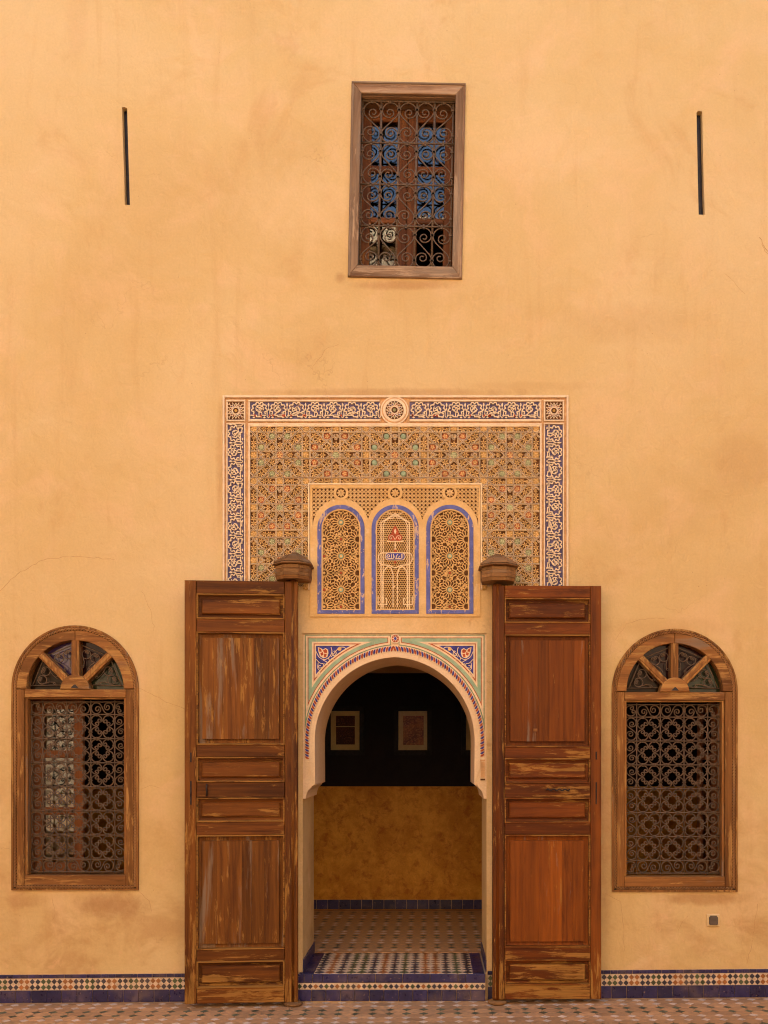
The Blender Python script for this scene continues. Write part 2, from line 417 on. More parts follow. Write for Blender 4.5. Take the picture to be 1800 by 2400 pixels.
M = {}
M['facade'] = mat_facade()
M['portal'] = mat_plaster('pale portal plaster', (0.69, 0.46, 0.20), (0.76, 0.54, 0.27), (0.54, 0.30, 0.12), 3.0)
M['arch_cream'] = mat_plaster('cream arch plaster', (0.76, 0.55, 0.33), (0.80, 0.60, 0.38), (0.66, 0.42, 0.22), 5.0)
M['screen_plaster'] = mat_plaster('yellow stucco', (0.70, 0.43, 0.155), (0.77, 0.52, 0.23), (0.80, 0.60, 0.33), 6.0)
M['jamb'] = mat_plaster('brown jamb plaster', (0.52, 0.27, 0.10), (0.60, 0.34, 0.14), (0.40, 0.20, 0.08), 4.0)
M['tadelakt'] = mat_plaster('mottled tadelakt', (0.53, 0.215, 0.014), (0.72, 0.345, 0.040), (0.38, 0.110, 0.006), 6.0, 0.6, 0.15, (0.48, 0.68, 0.7))
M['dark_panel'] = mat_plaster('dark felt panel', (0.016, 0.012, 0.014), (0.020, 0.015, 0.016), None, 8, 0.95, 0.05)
M['ceiling'] = mat_plaster('gallery ceiling', (0.50, 0.30, 0.13), (0.56, 0.34, 0.16), None, 2)
M['stucco_cream'] = mat_paint('cream carved stucco', (0.80, 0.62, 0.40), (0.64, 0.42, 0.22), 0.68, 0.85, 0.08)
M['stucco_edge'] = mat_paint('buff strapwork', (0.82, 0.62, 0.36), (0.72, 0.48, 0.24), 0.64, 0.85, 0.12)
M['stucco_leaf'] = mat_paint('ochre carved leaves', (0.72, 0.45, 0.165), (0.78, 0.55, 0.27), 0.62, 0.85, 0.15)
M['stucco_ground'] = mat_paint('shaded brown stucco ground', (0.11, 0.042, 0.009), None, 0.6, 0.9, 0.3)  # brown ground, darkened to paint in the shade and dirt of the recesses
M['groove'] = mat_paint('sienna groove', (0.60, 0.34, 0.15), (0.72, 0.50, 0.27), 0.58, 0.85, 0.15)
M['frieze_blue'] = mat_paint('faded blue ground', (0.105, 0.088, 0.175), (0.30, 0.19, 0.13), 0.58, 0.85, 0.25)
M['strap_blue'] = mat_paint('blue strap line', (0.085, 0.055, 0.085), (0.20, 0.09, 0.04), 0.50, 0.85, 0.3)
M['blue_paint'] = mat_paint('blue painted wood', (0.105, 0.118, 0.345), (0.56, 0.40, 0.30), 0.57, 0.6, 0.2, 14)
M['deep_blue'] = mat_paint('ultramarine paint', (0.035, 0.035, 0.24), (0.10, 0.08, 0.25), 0.62, 0.6, 0.3)
M['red_paint'] = mat_paint('vermilion paint', (0.42, 0.070, 0.018), (0.58, 0.26, 0.10), 0.63, 0.65, 0.25)
M['red_line'] = mat_paint('red line', (0.42, 0.09, 0.02), (0.70, 0.42, 0.20), 0.66, 0.7, 0.2)
M['teal'] = mat_paint('pale teal paint', (0.30, 0.43, 0.28), (0.44, 0.46, 0.26), 0.60, 0.7, 0.15, 12)
M['green_line'] = mat_paint('sea green line', (0.20, 0.28, 0.16), (0.42, 0.38, 0.22), 0.62, 0.7, 0.2)
M['star_green'] = mat_paint('pale green piece', (0.26, 0.26, 0.11), (0.55, 0.46, 0.24), 0.60, 0.6, 0.25)
M['star_red'] = mat_paint('rust red piece', (0.36, 0.085, 0.018), (0.62, 0.32, 0.12), 0.62, 0.6, 0.25)
M['star_gold'] = mat_paint('gold ochre piece', (0.44, 0.24, 0.045), (0.60, 0.38, 0.12), 0.62, 0.6, 0.25)
M['petal_green'] = mat_paint('pale celadon petal', (0.50, 0.50, 0.27), (0.62, 0.50, 0.26), 0.6, 0.7, 0.2)
M['cab_green'] = mat_paint('green cabochon', (0.27, 0.35, 0.21), (0.45, 0.42, 0.24), 0.66, 0.35, 0.2)
M['iron'] = mat_iron()
M['iron_dark'] = mat_paint('blackened iron', (0.022, 0.014, 0.010), None, 0.6, 0.7, 0.3)
M['glass'] = mat_glass('window glass')
M['glass_thin'] = mat_glass('picture glass', (0.95, 0.95, 0.93), 1.35)
M['glass_violet'] = mat_stained('violet glass', (0.070, 0.040, 0.130), 1.6)
M['glass_red'] = mat_stained('dark red glass', (0.030, 0.010, 0.010), 1.3)
M['glass_green'] = mat_stained('green glass', (0.026, 0.036, 0.014), 1.4)
M['glass_amber'] = mat_stained('amber glass', (0.026, 0.014, 0.006), 1.25)
DK, LT, BR_ = (0.060, 0.017, 0.0034), (0.205, 0.066, 0.0095), (0.43, 0.215, 0.050)
M['doorA_v'] = mat_wood('worn door timber upright', DK, (0.20, 0.069, 0.010), BR_, 2, 0.66, 0.0)
M['doorA_h'] = mat_wood('worn door timber level', DK, (0.19, 0.062, 0.009), BR_, 0, 0.72, 0.0)
M['doorA_m'] = mat_wood('rubbed door moulding', DK, (0.22, 0.078, 0.012), BR_, 0, 1.4, 0.0)
M['doorA_p'] = mat_wood('worn door planks', (0.085, 0.026, 0.005), (0.235, 0.085, 0.013), BR_, 2, 0.70, 0.62)
M['doorB_v'] = mat_wood('red door timber upright', (0.062, 0.016, 0.0035), (0.20, 0.056, 0.0070), BR_, 2, 0.52, 0.0)
M['doorB_h'] = mat_wood('red door timber level', (0.064, 0.016, 0.0035), (0.19, 0.050, 0.0065), BR_, 0, 0.64, 0.0)
M['doorB_m'] = mat_wood('rubbed red moulding', (0.07, 0.018, 0.004), (0.21, 0.062, 0.0080), BR_, 0, 1.15, 0.0)
M['doorB_p'] = mat_wood('red door planks', (0.105, 0.026, 0.0045), (0.255, 0.070, 0.0070), (0.42, 0.20, 0.04), 2, 0.26, 0.06)
M['win_v'] = mat_wood('pale oak upright', (0.135, 0.052, 0.014), (0.345, 0.150, 0.040), (0.52, 0.28, 0.088), 2, 0.88, 0.12, 0.6)
M['win_h'] = mat_wood('pale oak level', (0.13, 0.050, 0.014), (0.335, 0.145, 0.040), (0.52, 0.28, 0.088), 0, 0.90, 0.15, 0.6)
M['old_v'] = mat_wood('weathered frame upright', (0.17, 0.085, 0.038), (0.40, 0.26, 0.150), (0.52, 0.36, 0.22), 2, 0.85, 0.9, 0.7)
M['old_h'] = mat_wood('weathered frame level', (0.17, 0.085, 0.038), (0.40, 0.26, 0.150), (0.52, 0.36, 0.22), 0, 0.85, 0.9, 0.7)
M['sash_v'] = mat_wood('red sash upright', (0.10, 0.032, 0.012), (0.24, 0.085, 0.026), (0.40, 0.17, 0.045), 2, 0.45, 0.0, 0.5)
M['sash_h'] = mat_wood('red sash level', (0.11, 0.034, 0.012), (0.26, 0.090, 0.026), (0.42, 0.18, 0.045), 0, 0.5, 0.0, 0.5)
M['socket_wood'] = mat_wood('grey brown socket timber', (0.15, 0.068, 0.024), (0.34, 0.18, 0.068), (0.46, 0.27, 0.115), 0, 0.62, 0.3, 0.7)
M['rope_light'] = mat_wood('carved rope', (0.20, 0.085, 0.028), (0.42, 0.21, 0.075), (0.55, 0.33, 0.13), 2, 0.7, 0.1, 0.6)
M['rope_dark'] = mat_wood('dark rope channel', (0.022, 0.009, 0.004), (0.05, 0.02, 0.008), (0.1, 0.05, 0.02), 2, 0.2)
M['blue_tile'] = mat_tile('cobalt glazed tile', (0.024, 0.018, 0.078), 0.30, 0.30)
M['white_tile'] = mat_tile('cream glazed tile', (0.68, 0.52, 0.36), 0.4, 0.08, (0.5, 0.33, 0.18), 0.3)
M['green_tile'] = mat_tile('bottle green tile', (0.062, 0.080, 0.034), 0.35, 0.35)
M['navy_tile'] = mat_tile('blackish blue tile', (0.034, 0.030, 0.046), 0.35, 0.35)
M['orange_tile'] = mat_tile('burnt orange tile', (0.33, 0.115, 0.026), 0.35, 0.25)
M['terracotta'] = mat_tile('terracotta floor tile', (0.47, 0.265, 0.125), 0.55, 0.20, (0.40, 0.22, 0.11), 0.7)
M['floor_white'] = mat_tile('chalky floor lozenge', (0.62, 0.50, 0.40), 0.5, 0.14, (0.5, 0.33, 0.19), 0.7)
M['floor_green'] = mat_tile('green floor lozenge', (0.085, 0.098, 0.055), 0.45, 0.35, (0.40, 0.22, 0.11), 0.6)
M['mortar'] = mat_plaster('pale mortar', (0.54, 0.36, 0.20), (0.62, 0.44, 0.26), (0.42, 0.25, 0.12), 12)
M['floor_joint'] = mat_plaster('sandy joint', (0.40, 0.205, 0.095), (0.46, 0.25, 0.12), None, 12)
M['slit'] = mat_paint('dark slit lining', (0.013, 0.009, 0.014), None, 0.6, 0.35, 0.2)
M['black_wood'] = mat_paint('black picture frame', (0.008, 0.006, 0.006), None, 0.6, 0.75, 0.2)
M['mat_board'] = mat_paint('cream mount', (0.68, 0.50, 0.24), None, 0.6, 0.9, 0.05)
M['plastic_dark'] = mat_paint('brown grey plastic', (0.115, 0.085, 0.062), None, 0.6, 0.45, 0.05)
M['plastic_pale'] = mat_paint('beige plastic', (0.72, 0.54, 0.28), None, 0.6, 0.45, 0.05)
M['crack'] = mat_paint('hairline crack', (0.47, 0.26, 0.105), None, 0.6, 0.95, 0.2)
M['court_far'] = mat_plaster('sunlit court plaster', (0.62, 0.46, 0.30), (0.70, 0.53, 0.36), (0.54, 0.37, 0.22), 0.8)

def print_mat(name, cols, sc, band=None):
    h = H(name); o = h.objco()
    v = h.n('TexVoronoi', {'Vector': h.map(o, scale=(1, 1, 1)), 'Scale': sc}); w = h.n('TexVoronoi', {'Vector': o, 'Scale': sc*0.5}, feature='F1')
    col = h.ramp(v.outputs['Distance'], [(0.0, cols[2]), (0.28, cols[1]), (0.6, cols[0])])
    col = h.mix(h.rng(w.outputs['Distance'], 0.15, 0.25, 1, 0), col, cols[3])
    big = h.noise(o, 9, 3)
    col = h.mix(h.rng(big, 0.45, 0.65, 0, 0.6), col, cols[4])
    return h.done(col, 0.8)
M['print_a'] = print_mat('dark red textile print', [(0.045, 0.016, 0.014), (0.16, 0.05, 0.03), (0.30, 0.18, 0.10), (0.08, 0.03, 0.06), (0.10, 0.03, 0.02)], 70)
M['print_b'] = print_mat('orange textile print', [(0.22, 0.075, 0.025), (0.50, 0.20, 0.06), (0.55, 0.36, 0.18), (0.55, 0.14, 0.05), (0.65, 0.24, 0.06)], 60)
#@@STRUCTURE
# ================================================================== structure: facade with its openings
WT = 0.585                                   # wall thickness
def lpos(parent, x, y, z):
    p = parent; o = [x, y, z]
    while p is not None:
        for i in range(3): o[i] -= p.location[i]
        p = p.parent
    return tuple(o)
WIN = {'a': (177.0, 148.5, 1614.7, 2086.0), 'b': (1580.6, 147.0, 1621.0, 2089.5)}   # centre px, outer radius px, spring py, bottom py
def arch_loop(cx, r, s, b, ins=0.0, y=0.0):
    r -= ins; b -= ins
    px = [(cx-r, b)] + [(cx-r*math.cos(R(a)), s-r*math.sin(R(a))) for a in range(0, 181, 6)] + [(cx+r, b)]
    return [XZ(p, y) for p in px]
PORT = (709, 1141, 1484)
UWC, UWR = (953.5, 424.5), R(1.15)           # upper window centre (px) and its slight lean
UWH = (133.5, 228.5)                         # half size px
def uw(dx, dz):                              # local px of the upper window -> world x,z
    c, s = math.cos(UWR), math.sin(UWR); x = dx*PX; z = dz*PX
    return (X(UWC[0]) + x*c + z*s, Z(UWC[1]) - x*s + z*c)
uh = [uw(-UWH[0]+8, -UWH[1]+8), uw(UWH[0]-8, -UWH[1]+8), uw(UWH[0]-8, UWH[1]-8), uw(-UWH[0]+8, UWH[1]-8)]
SLIT = [[(286, 252), (291, 250.5), (298, 253.5), (300, 330), (302.5, 410), (304.5, 480.5), (292.5, 480), (290.5, 400), (287.5, 320)],
        [(1632.5, 264), (1636, 260), (1646, 261), (1647.5, 340), (1649.5, 430), (1652, 503.5), (1637.5, 503), (1635.5, 420), (1634, 340)]]
slit_loops = [[XZ(p) for p in s] for s in SLIT]
FX0, FX1, FZ1 = -9.0, 8.5, 11.6
portal_hole = [(X(PORT[0]), -0.6), (X(PORT[1]), -0.6), (X(PORT[1]), Z(PORT[2])), (X(PORT[0]), Z(PORT[2]))]
outer = [(FX0, -0.3), (FX1, -0.3), (FX1, FZ1), (FX0, FZ1)]
holes = [arch_loop(*WIN['a'], 8), arch_loop(*WIN['b'], 8), uh, portal_hole] + slit_loops
facade = thing('facade_wall', 'tall ochre plastered courtyard wall with a tiled base', 'wall')
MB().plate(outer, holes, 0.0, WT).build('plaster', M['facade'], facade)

def crack(pts, w=0.0022, seed=0):
    w *= 0.7
    rg = random.Random(seed); out = []
    for i in range(len(pts)-1):
        a, b = pts[i], pts[i+1]; n = max(2, int(math.hypot(b[0]-a[0], b[1]-a[1])/9))
        for k in range(n + (i == len(pts)-2)):
            t = k/n; out.append((a[0]+(b[0]-a[0])*t+rg.uniform(-2, 2), a[1]+(b[1]-a[1])*t+rg.uniform(-2, 2)))
    mb = MB().ribbon([XZ(p) for p in out], w, -0.0007, 0.001); mb.build('crack', M['crack'], facade)
crack([(333, 1385), (352, 1430), (362, 1478)], 0.0018, 1); crack([(325, 1612), (380, 1640), (405, 1652), (436, 1662)], 0.0026, 2)
crack([(0, 1386), (40, 1345), (110, 1308), (200, 1304), (268, 1312)], 0.003, 3); crack([(735, 860), (762, 820), (792, 806)], 0.0018, 4)
crack([(1418, 2092), (1452, 2112), (1460, 2150), (1463, 2230)], 0.0026, 5); crack([(326, 2090), (350, 2110), (356, 2135)], 0.0026, 6)
crack([(1776, 2120), (1768, 2180), (1752, 2258)], 0.0024, 7); crack([(1590, 2180), (1602, 2160), (1612, 2146)], 0.0018, 8)
crack([(1442, 1500), (1470, 1462), (1520, 1448), (1560, 1450)], 0.002, 9); crack([(0, 1985), (12, 1988), (26, 1992)], 0.002, 10)
crack([(330, 1850), (352, 1840), (375, 1846)], 0.0018, 11); crack([(1780, 556), (1789, 572), (1800, 590)], 0.005, 12)
crack([(1786, 572), (1794, 590), (1800, 596)], 0.003, 13); crack([(1700, 640), (1720, 660), (1745, 690)], 0.0014, 14)
crack([(120, 2105), (128, 2140), (122, 2160)], 0.0018, 15)

# slits: a shallow dark recess each
for k, (sl, lab) in enumerate(zip(SLIT, ['narrow dark slit in the upper wall above the window with the violet pane',
                                        'narrow dark slit in the upper wall above the power socket'])):
    xs = [X(p[0]) for p in sl]; zs = [Z(p[1]) for p in sl]
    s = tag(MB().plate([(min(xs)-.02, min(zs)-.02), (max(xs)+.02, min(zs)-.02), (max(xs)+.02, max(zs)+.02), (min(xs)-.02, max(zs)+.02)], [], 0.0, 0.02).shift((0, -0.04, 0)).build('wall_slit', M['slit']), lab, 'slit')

# tiled base (dado)
dado = MB()
for a, b in ((FX0, X(PORT[0])-0.028), (X(PORT[1])+0.004, FX1)):
    n = 12
    for i in range(n):
        x0 = a+(b-a)*i/n; x1 = a+(b-a)*(i+1)/n; z0 = floor_z(x0); z1 = floor_z(x1)
        dado.add([(x0, -.006, z0-.05), (x1, -.006, z1-.05), (x1, -.006, z1+.184), (x0, -.006, z0+.184), (x0, 0.003, z0+.184), (x1, 0.003, z1+.184)], [(0,1,2,3), (3,2,5,4)])
dado_o = dado.build('tile_dado', M['mortar'], facade)
def sq(w, h): return [(-w/2, -h/2), (w/2, -h/2), (w/2, h/2), (-w/2, h/2)]
def lozenge(a, b): return [(-a, 0), (0, -b), (a, 0), (0, b)]
me_base = MB().tile(sq(.0975, .079), -.006, .002, .0015).mesh('dado_tile', M['blue_tile'])
me_bord = MB().tile(sq(.0455, .0225), -.006, .002, .0012).mesh('dado_border', M['blue_tile'])
DM = {}
for k in ('green', 'navy', 'orange'): DM[k] = MB().tile(lozenge(.0172, .0183), -.0052, .001, .0008).mesh('lozenge', M[k+'_tile'])
me_strip = MB().tile(sq(1.0, .0745), -.0035, .001, 0).mesh('cream_strip', M['white_tile'])
SEQ = ['green', 'green', 'navy', 'navy', 'orange', 'orange', 'navy', 'navy']
def jit(k=0.0006): return random.uniform(-k, k)
VIEW = [(X(-70), X(447)), (X(1396), X(1880))]
for (x0, x1), ph in zip(VIEW, (3, 6)):
    n = int((x1-x0)/.1)
    for i in range(n):
        x = x0+.05+i*.1; inst('tile', me_base, dado_o, (x+jit(), -.006+jit(.0008), floor_z(x)+.040), (jit(.012), FLOOR_R+jit(.006), jit(.012)))
    for i in range(int((x1-x0)/.0475)):
        x = x0+.024+i*.0475; inst('border_tile', me_bord, dado_o, (x+jit(), -.006+jit(.0006), floor_z(x)+.171), (jit(.01), FLOOR_R+jit(.01), jit(.01)))
    L = x1-x0; c = (x0+x1)/2
    inst('cream_strip', me_strip, dado_o, (c, -.006, floor_z(c)+.119), (0, FLOOR_R, 0), (L, 1, 1))
    for i in range(int(L/.0356)):
        x = x0+.018+i*.0356
        for r in (0, 1):
            inst('lozenge_tile', DM[SEQ[(i+ph) % 8]], dado_o, (x+jit(), -.0062+jit(.0004), floor_z(x)+.1005+r*.037+jit()), (0, FLOOR_R+jit(.03), 0))
# the same rows going on behind the open door leaves and out of the picture
hid = {k: MB() for k in ('blue', 'white', 'green', 'navy', 'orange')}
for a, b in ((FX0, X(-70)), (X(447), X(PORT[0])-.03), (X(PORT[1])+.005, X(1396)), (X(1880), FX1)):
    n = max(1, round((b-a)/.1))
    for i in range(n):
        w = (b-a)/n; x = a+(i+.5)*w; z = floor_z(x)
        hid['blue'].cbox(x-w/2+.0013, x+w/2-.0013, -.012, -.004, z+.001, z+.080, .0015)
        for q in (-1, 1): hid['blue'].cbox(x+q*w/4-w/4+.001, x+q*w/4+w/4-.001, -.012, -.004, z+.160, z+.1825, .001)
        hid['white'].box(x-w/2, x+w/2, -.0095, -.005, z+.082, z+.1565)
    for i in range(int((b-a)/.0356)):
        x = a+.018+i*.0356
        for r in (0, 1): hid[SEQ[i % 8]].tile([(x+p[0], floor_z(x)+.1005+r*.037+p[1]) for p in lozenge(.0172, .0183)], -.0114, -.006, .0008)
for k, mb in hid.items(): tag(mb.build('dado_row', M[k+'_tile'], dado_o), kind='stuff')

# ================================================================== portal: surround, arch, painted spandrels
CXP, SPR = 925.0, 1736.0
portal = thing('portal_arch', 'cream horseshoe doorway arch with painted spandrels and a red and blue rope border', 'arch', (X(CXP), 0, 0))
MB().plate([XZ((697, 2350)), XZ((697, 1362)), XZ((1157, 1362)), XZ((1157, 2350))][::-1], [[XZ((709.6, 2400)), XZ((1140.4, 2400)), XZ((1140.4, 1484.6)), XZ((709.6, 1484.6))]], -0.006, 0.001).build('surround', M['portal'], portal)
imp_l = [(716.3, 1872), (717.5, 1863), (721, 1853.6), (729.5, 1845), (730.5, 1842), (736, 1840), (738, 1839)]
imp_r = [(2*CXP-p[0], p[1]) for p in imp_l][::-1]
def curve(hw, rise): return [(p[0], -p[1]) for p in pointed(CXP, -SPR, hw, rise)]
inner = curve(187.5, 196)
op = imp_l + inner + imp_r
body = [(PORT[0]+.5, 1872), (PORT[0]+.5, PORT[2]+.5), (PORT[1]-.5, PORT[2]+.5), (PORT[1]-.5, 1872)] + op[::-1]
mb = MB(); bl = [XZ(p) for p in body][::-1]
mb.plate(bl, [], 0.008, WT+0.002)
mb.build('arch_body', M['arch_cream'], portal)
# front band of the arch
o2 = curve(200, 207.5)
band = [(738.3, 1839)] + inner + [(2*CXP-738.3, 1839)] + [(1125, 1800)] + o2[::-1] + [(725, 1800)]
MB().plate([XZ(p) for p in band], [], 0.000, 0.012).build('arch_band', M['arch_cream'], portal)
# rope border
ra = [(725.5, 1786)] + [(725.5, 1786-50*i/8) for i in range(1, 8)] + curve(200.5, 208); ra += [(2*CXP-725.5, 1736+44*i/8) for i in range(1, 9)]
rb = [(714.5, 1786)] + [(714.5, 1786-50*i/8) for i in range(1, 8)] + curve(210.5, 223); rb += [(2*CXP-714.5, 1736+44*i/8) for i in range(1, 9)]
MB().plate([XZ(p) for p in ra + rb[::-1]], [], 0.004, 0.012).build('rope_ground', M['stucco_cream'], portal)
cum = [0]
for i in range(1, len(ra)): cum.append(cum[-1]+math.hypot(ra[i][0]-ra[i-1][0], ra[i][1]-ra[i-1][1]))
def along(t, w):
    t = min(max(t, 0), cum[-1]-1e-4); i = int(np.searchsorted(cum, t, side='right'))-1; i = min(i, len(ra)-2)
    k = (t-cum[i])/(cum[i+1]-cum[i]); A = [ra[i][q]+(ra[i+1][q]-ra[i][q])*k for q in (0, 1)]; B = [rb[i][q]+(rb[i+1][q]-rb[i][q])*k for q in (0, 1)]
    return (A[0]+(B[0]-A[0])*w, A[1]+(B[1]-A[1])*w)
rope = {'red_paint': MB(), 'deep_blue': MB()}
tm = cum[-1]/2; p_ = 5.9; k = 0
while (k+1)*p_ < tm-3:
    for sg in (-1, 1):
        t0 = tm+sg*(4+k*p_); pl = []
        for w, dt, hw in ((.06, -.5, .0), (.3, .1, 2.0), (.6, 1.3, 2.45), (.85, 3.0, 1.9), (.96, 4.6, 0)): pl.append(along(t0-sg*dt+hw, w))
        for w, dt, hw in ((.85, 3.0, 1.9), (.6, 1.3, 2.45), (.3, .1, 2.0)): pl.append(along(t0-sg*dt-hw, w))
        rope['red_paint' if k % 2 == 0 else 'deep_blue'].tile([XZ(q) for q in pl], -0.001, 0.005, 0)
    k += 1
for k, mb in rope.items(): tag(mb.build('rope_strand', M[k], portal), kind='stuff')
# spandrels: nested painted fillets, each a step proud of the last
e_ = (223*223-210.5*210.5)/(2*210.5); RAD = 210.5+e_
def spand(d, sgn):
    xl = 713+d; yt = 1486+d; cc = CXP+e_; rad = RAD+d; xm = CXP-8-d*0.9
    a0 = math.acos(min(1, (cc-xl)/rad)); h = SPR-yt
    if rad > h: xt = min(cc-math.sqrt(rad*rad-h*h), xm)
    else: xt = xm
    a1 = math.acos(max(-1, min(1, (cc-xt)/rad)))
    pts = [(xl, yt), (xt, yt)] + [(cc-rad*math.cos(a1+(a0-a1)*i/24), SPR-rad*math.sin(a1+(a0-a1)*i/24)) for i in range(25)]
    if sgn > 0: pts = [(2*CXP-p[0], p[1]) for p in pts]
    return [XZ(p) for p in pts]
LAY = [(0.2, 'stucco_cream', 'fillet'), (1.2, 'green_line', 'green_fillet'), (3.6, 'stucco_cream', 'fillet'), (8, 'red_line', 'red_fillet'), (9.8, 'teal', 'teal_band'),
       (18, 'stucco_cream', 'fillet'), (22, 'red_line', 'red_fillet'), (24.3, 'stucco_cream', 'fillet'), (27.6, 'deep_blue', 'blue_field')]
for sgn in (-1, 1):
    for i, (d, mk, nm) in enumerate(LAY):
        MB().tile(spand(d, sgn), 0.0055-i*.0008, 0.0090, 0).build(nm, M[mk], portal)
    def fx(x, y): return XZ((CXP+(x-CXP)*(-sgn if sgn > 0 else 1), y)) if sgn < 0 else XZ((2*CXP-x, y))
    yb = -0.0040; mb = MB(); kk = 0
    for pts in ([(741, 1527), (748, 1540), (760, 1546), (772, 1540), (778, 1528), (776, 1517)], [(778, 1528), (782, 1537), (788, 1532), (786, 1526), (782, 1527)],
                [(776, 1540), (790, 1523), (796, 1517), (798, 1522), (793, 1524)], [(796, 1517), (806, 1517), (812, 1521), (818, 1517), (824, 1515)],
                [(757, 1547), (765, 1551), (768, 1556), (764, 1559), (761, 1555)], [(741, 1545), (750, 1554), (758, 1556), (757, 1563), (749, 1566), (747, 1561), (752, 1560)],
                [(746, 1553), (745, 1566), (750, 1573), (748, 1580), (742, 1586)], [(770, 1543), (774, 1549), (778, 1543), (782, 1546)]):
        sm = []
        for i in range(len(pts)-1):
            for t in range(4):
                p0 = pts[max(i-1, 0)]; p1 = pts[i]; p2 = pts[i+1]; p3 = pts[min(i+2, len(pts)-1)]; u = t/4
                sm.append(tuple(0.5*(2*p1[q]+(p2[q]-p0[q])*u+(2*p0[q]-5*p1[q]+4*p2[q]-p3[q])*u*u+(3*p1[q]-p0[q]-3*p2[q]+p3[q])*u**3) for q in (0, 1)))
        sm.append(pts[-1]); kk += 1
        mb.ribbon([fx(*q) for q in sm], .0042, yb-kk*.0001, 0.003)
    mb.build('scroll_relief', M['stucco_cream'], portal)
    MB().tile([fx(*q) for q in [(745, 1517), (752, 1519), (757, 1523), (763, 1519), (769, 1523), (770, 1531), (767, 1540), (758, 1543), (750, 1538), (747, 1529)]], -.0030, .003, 0).build('palmette_ground', M['stucco_cream'], portal)
    for j, pl in enumerate(([(747, 1519), (752, 1521), (755, 1527), (749, 1528)], [(757, 1525), (763, 1521), (767, 1525), (766, 1531), (760, 1530)], [(751, 1531), (757, 1528), (758, 1535), (753, 1537)], [(760, 1532), (766, 1533), (764, 1540), (759, 1540)])):
        MB().tile([fx(*q) for q in pl], -.0044, .002, 0).build('palmette', M['red_paint'], portal)
    MB().tile([XZ(q) for q in [(CXP+p[0]*4.5-sgn*0+(-1 if sgn < 0 else 1)*(-(925-796)), 1521+p[1]*4.5) for p in arc(0, 0, 1, 0, 330, 8)]], -.0046, .003, 0).build('rosette_boss', M['stucco_leaf'], portal)
def star8(cx, cz, r, k=0.765, rot=0.0, n=8):
    return [(cx+(r if i % 2 == 0 else r*k)*math.cos(PI*i/n+rot), cz+(r if i % 2 == 0 else r*k)*math.sin(PI*i/n+rot)) for i in range(2*n)]
rx, rz = XZ((926.5, 1496.8))
MB().tile([(rx+p[0]*11.5*PX, rz+p[1]*11.5*PX) for p in arc(0, 0, 1, 0, 345, 23)], -.004, .006, 0).build('key_rosette', M['stucco_cream'], portal)
MB().tile([(rx+p[0]*8.6*PX, rz+p[1]*8.6*PX) for p in arc(0, 0, 1, 0, 345, 23)], -.005, .004, 0).build('key_disc', M['red_paint'], portal)
MB().tile(star8(rx, rz, 8.2*PX, .42), -.0062, .004, 0).build('key_star', M['stucco_cream'], portal)
MB().tile(star8(rx, rz, 5.2*PX, .5, PI/8), -.0070, .004, 0).build('key_star', M['deep_blue'], portal)
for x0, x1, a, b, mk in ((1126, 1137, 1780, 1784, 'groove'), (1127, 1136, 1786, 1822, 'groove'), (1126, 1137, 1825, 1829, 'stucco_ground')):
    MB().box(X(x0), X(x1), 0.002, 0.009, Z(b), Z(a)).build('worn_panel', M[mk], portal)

# ================================================================== carved stucco panel over the door
panel = thing('carved_panel', 'carved and painted stucco panel with blue script border above the doorway', 'panel', (X(925), 0, Z(1380)))
MB().box(X(523.5), X(1330.5), -.004, .002, Z(1384), Z(929.5)).build('backing', M['groove'], panel)
def strip(x0, x1, y0, y1, f=-.020, nm='fillet', mk='stucco_cream', c=.0018):
    MB().cbox(X(x0), X(x1), f+jit(.0008), -.003, Z(y1), Z(y0), c).build(nm, M[mk], panel)
strip(523, 527.5, 929, 1384); strip(1327, 1331.5, 929, 1384); strip(527.7, 1326.8, 929, 934)
for x0, x1 in ((531.5, 576), (1274, 1321.5)):                         # corner squares and side bands
    strip(x0, x1, 939, 943, -.017); strip(x0, x1, 985.5, 989, -.017)
    strip(x0, x0+3.5, 943.2, 985.3, -.017); strip(x1-3.5, x1, 943.2, 985.3, -.017)
    strip(x0, x0+3, 996.2, 1384, -.017); strip(x1-3, x1, 996.2, 1384, -.017); strip(x0, x1, 992.8, 996, -.017)
strip(583, 890, 939, 943, -.017); strip(962, 1268, 939, 943, -.017); strip(583, 892, 984, 989.5, -.017); strip(960, 1268, 984, 989.5, -.017)
strip(583, 587, 943.2, 983.8, -.017); strip(1264.5, 1268, 943.2, 983.8, -.017)
strip(583, 587.5, 999, 1384, -.019); strip(1264.5, 1269, 999, 1384, -.019); strip(583, 1269, 994, 998.8, -.019)
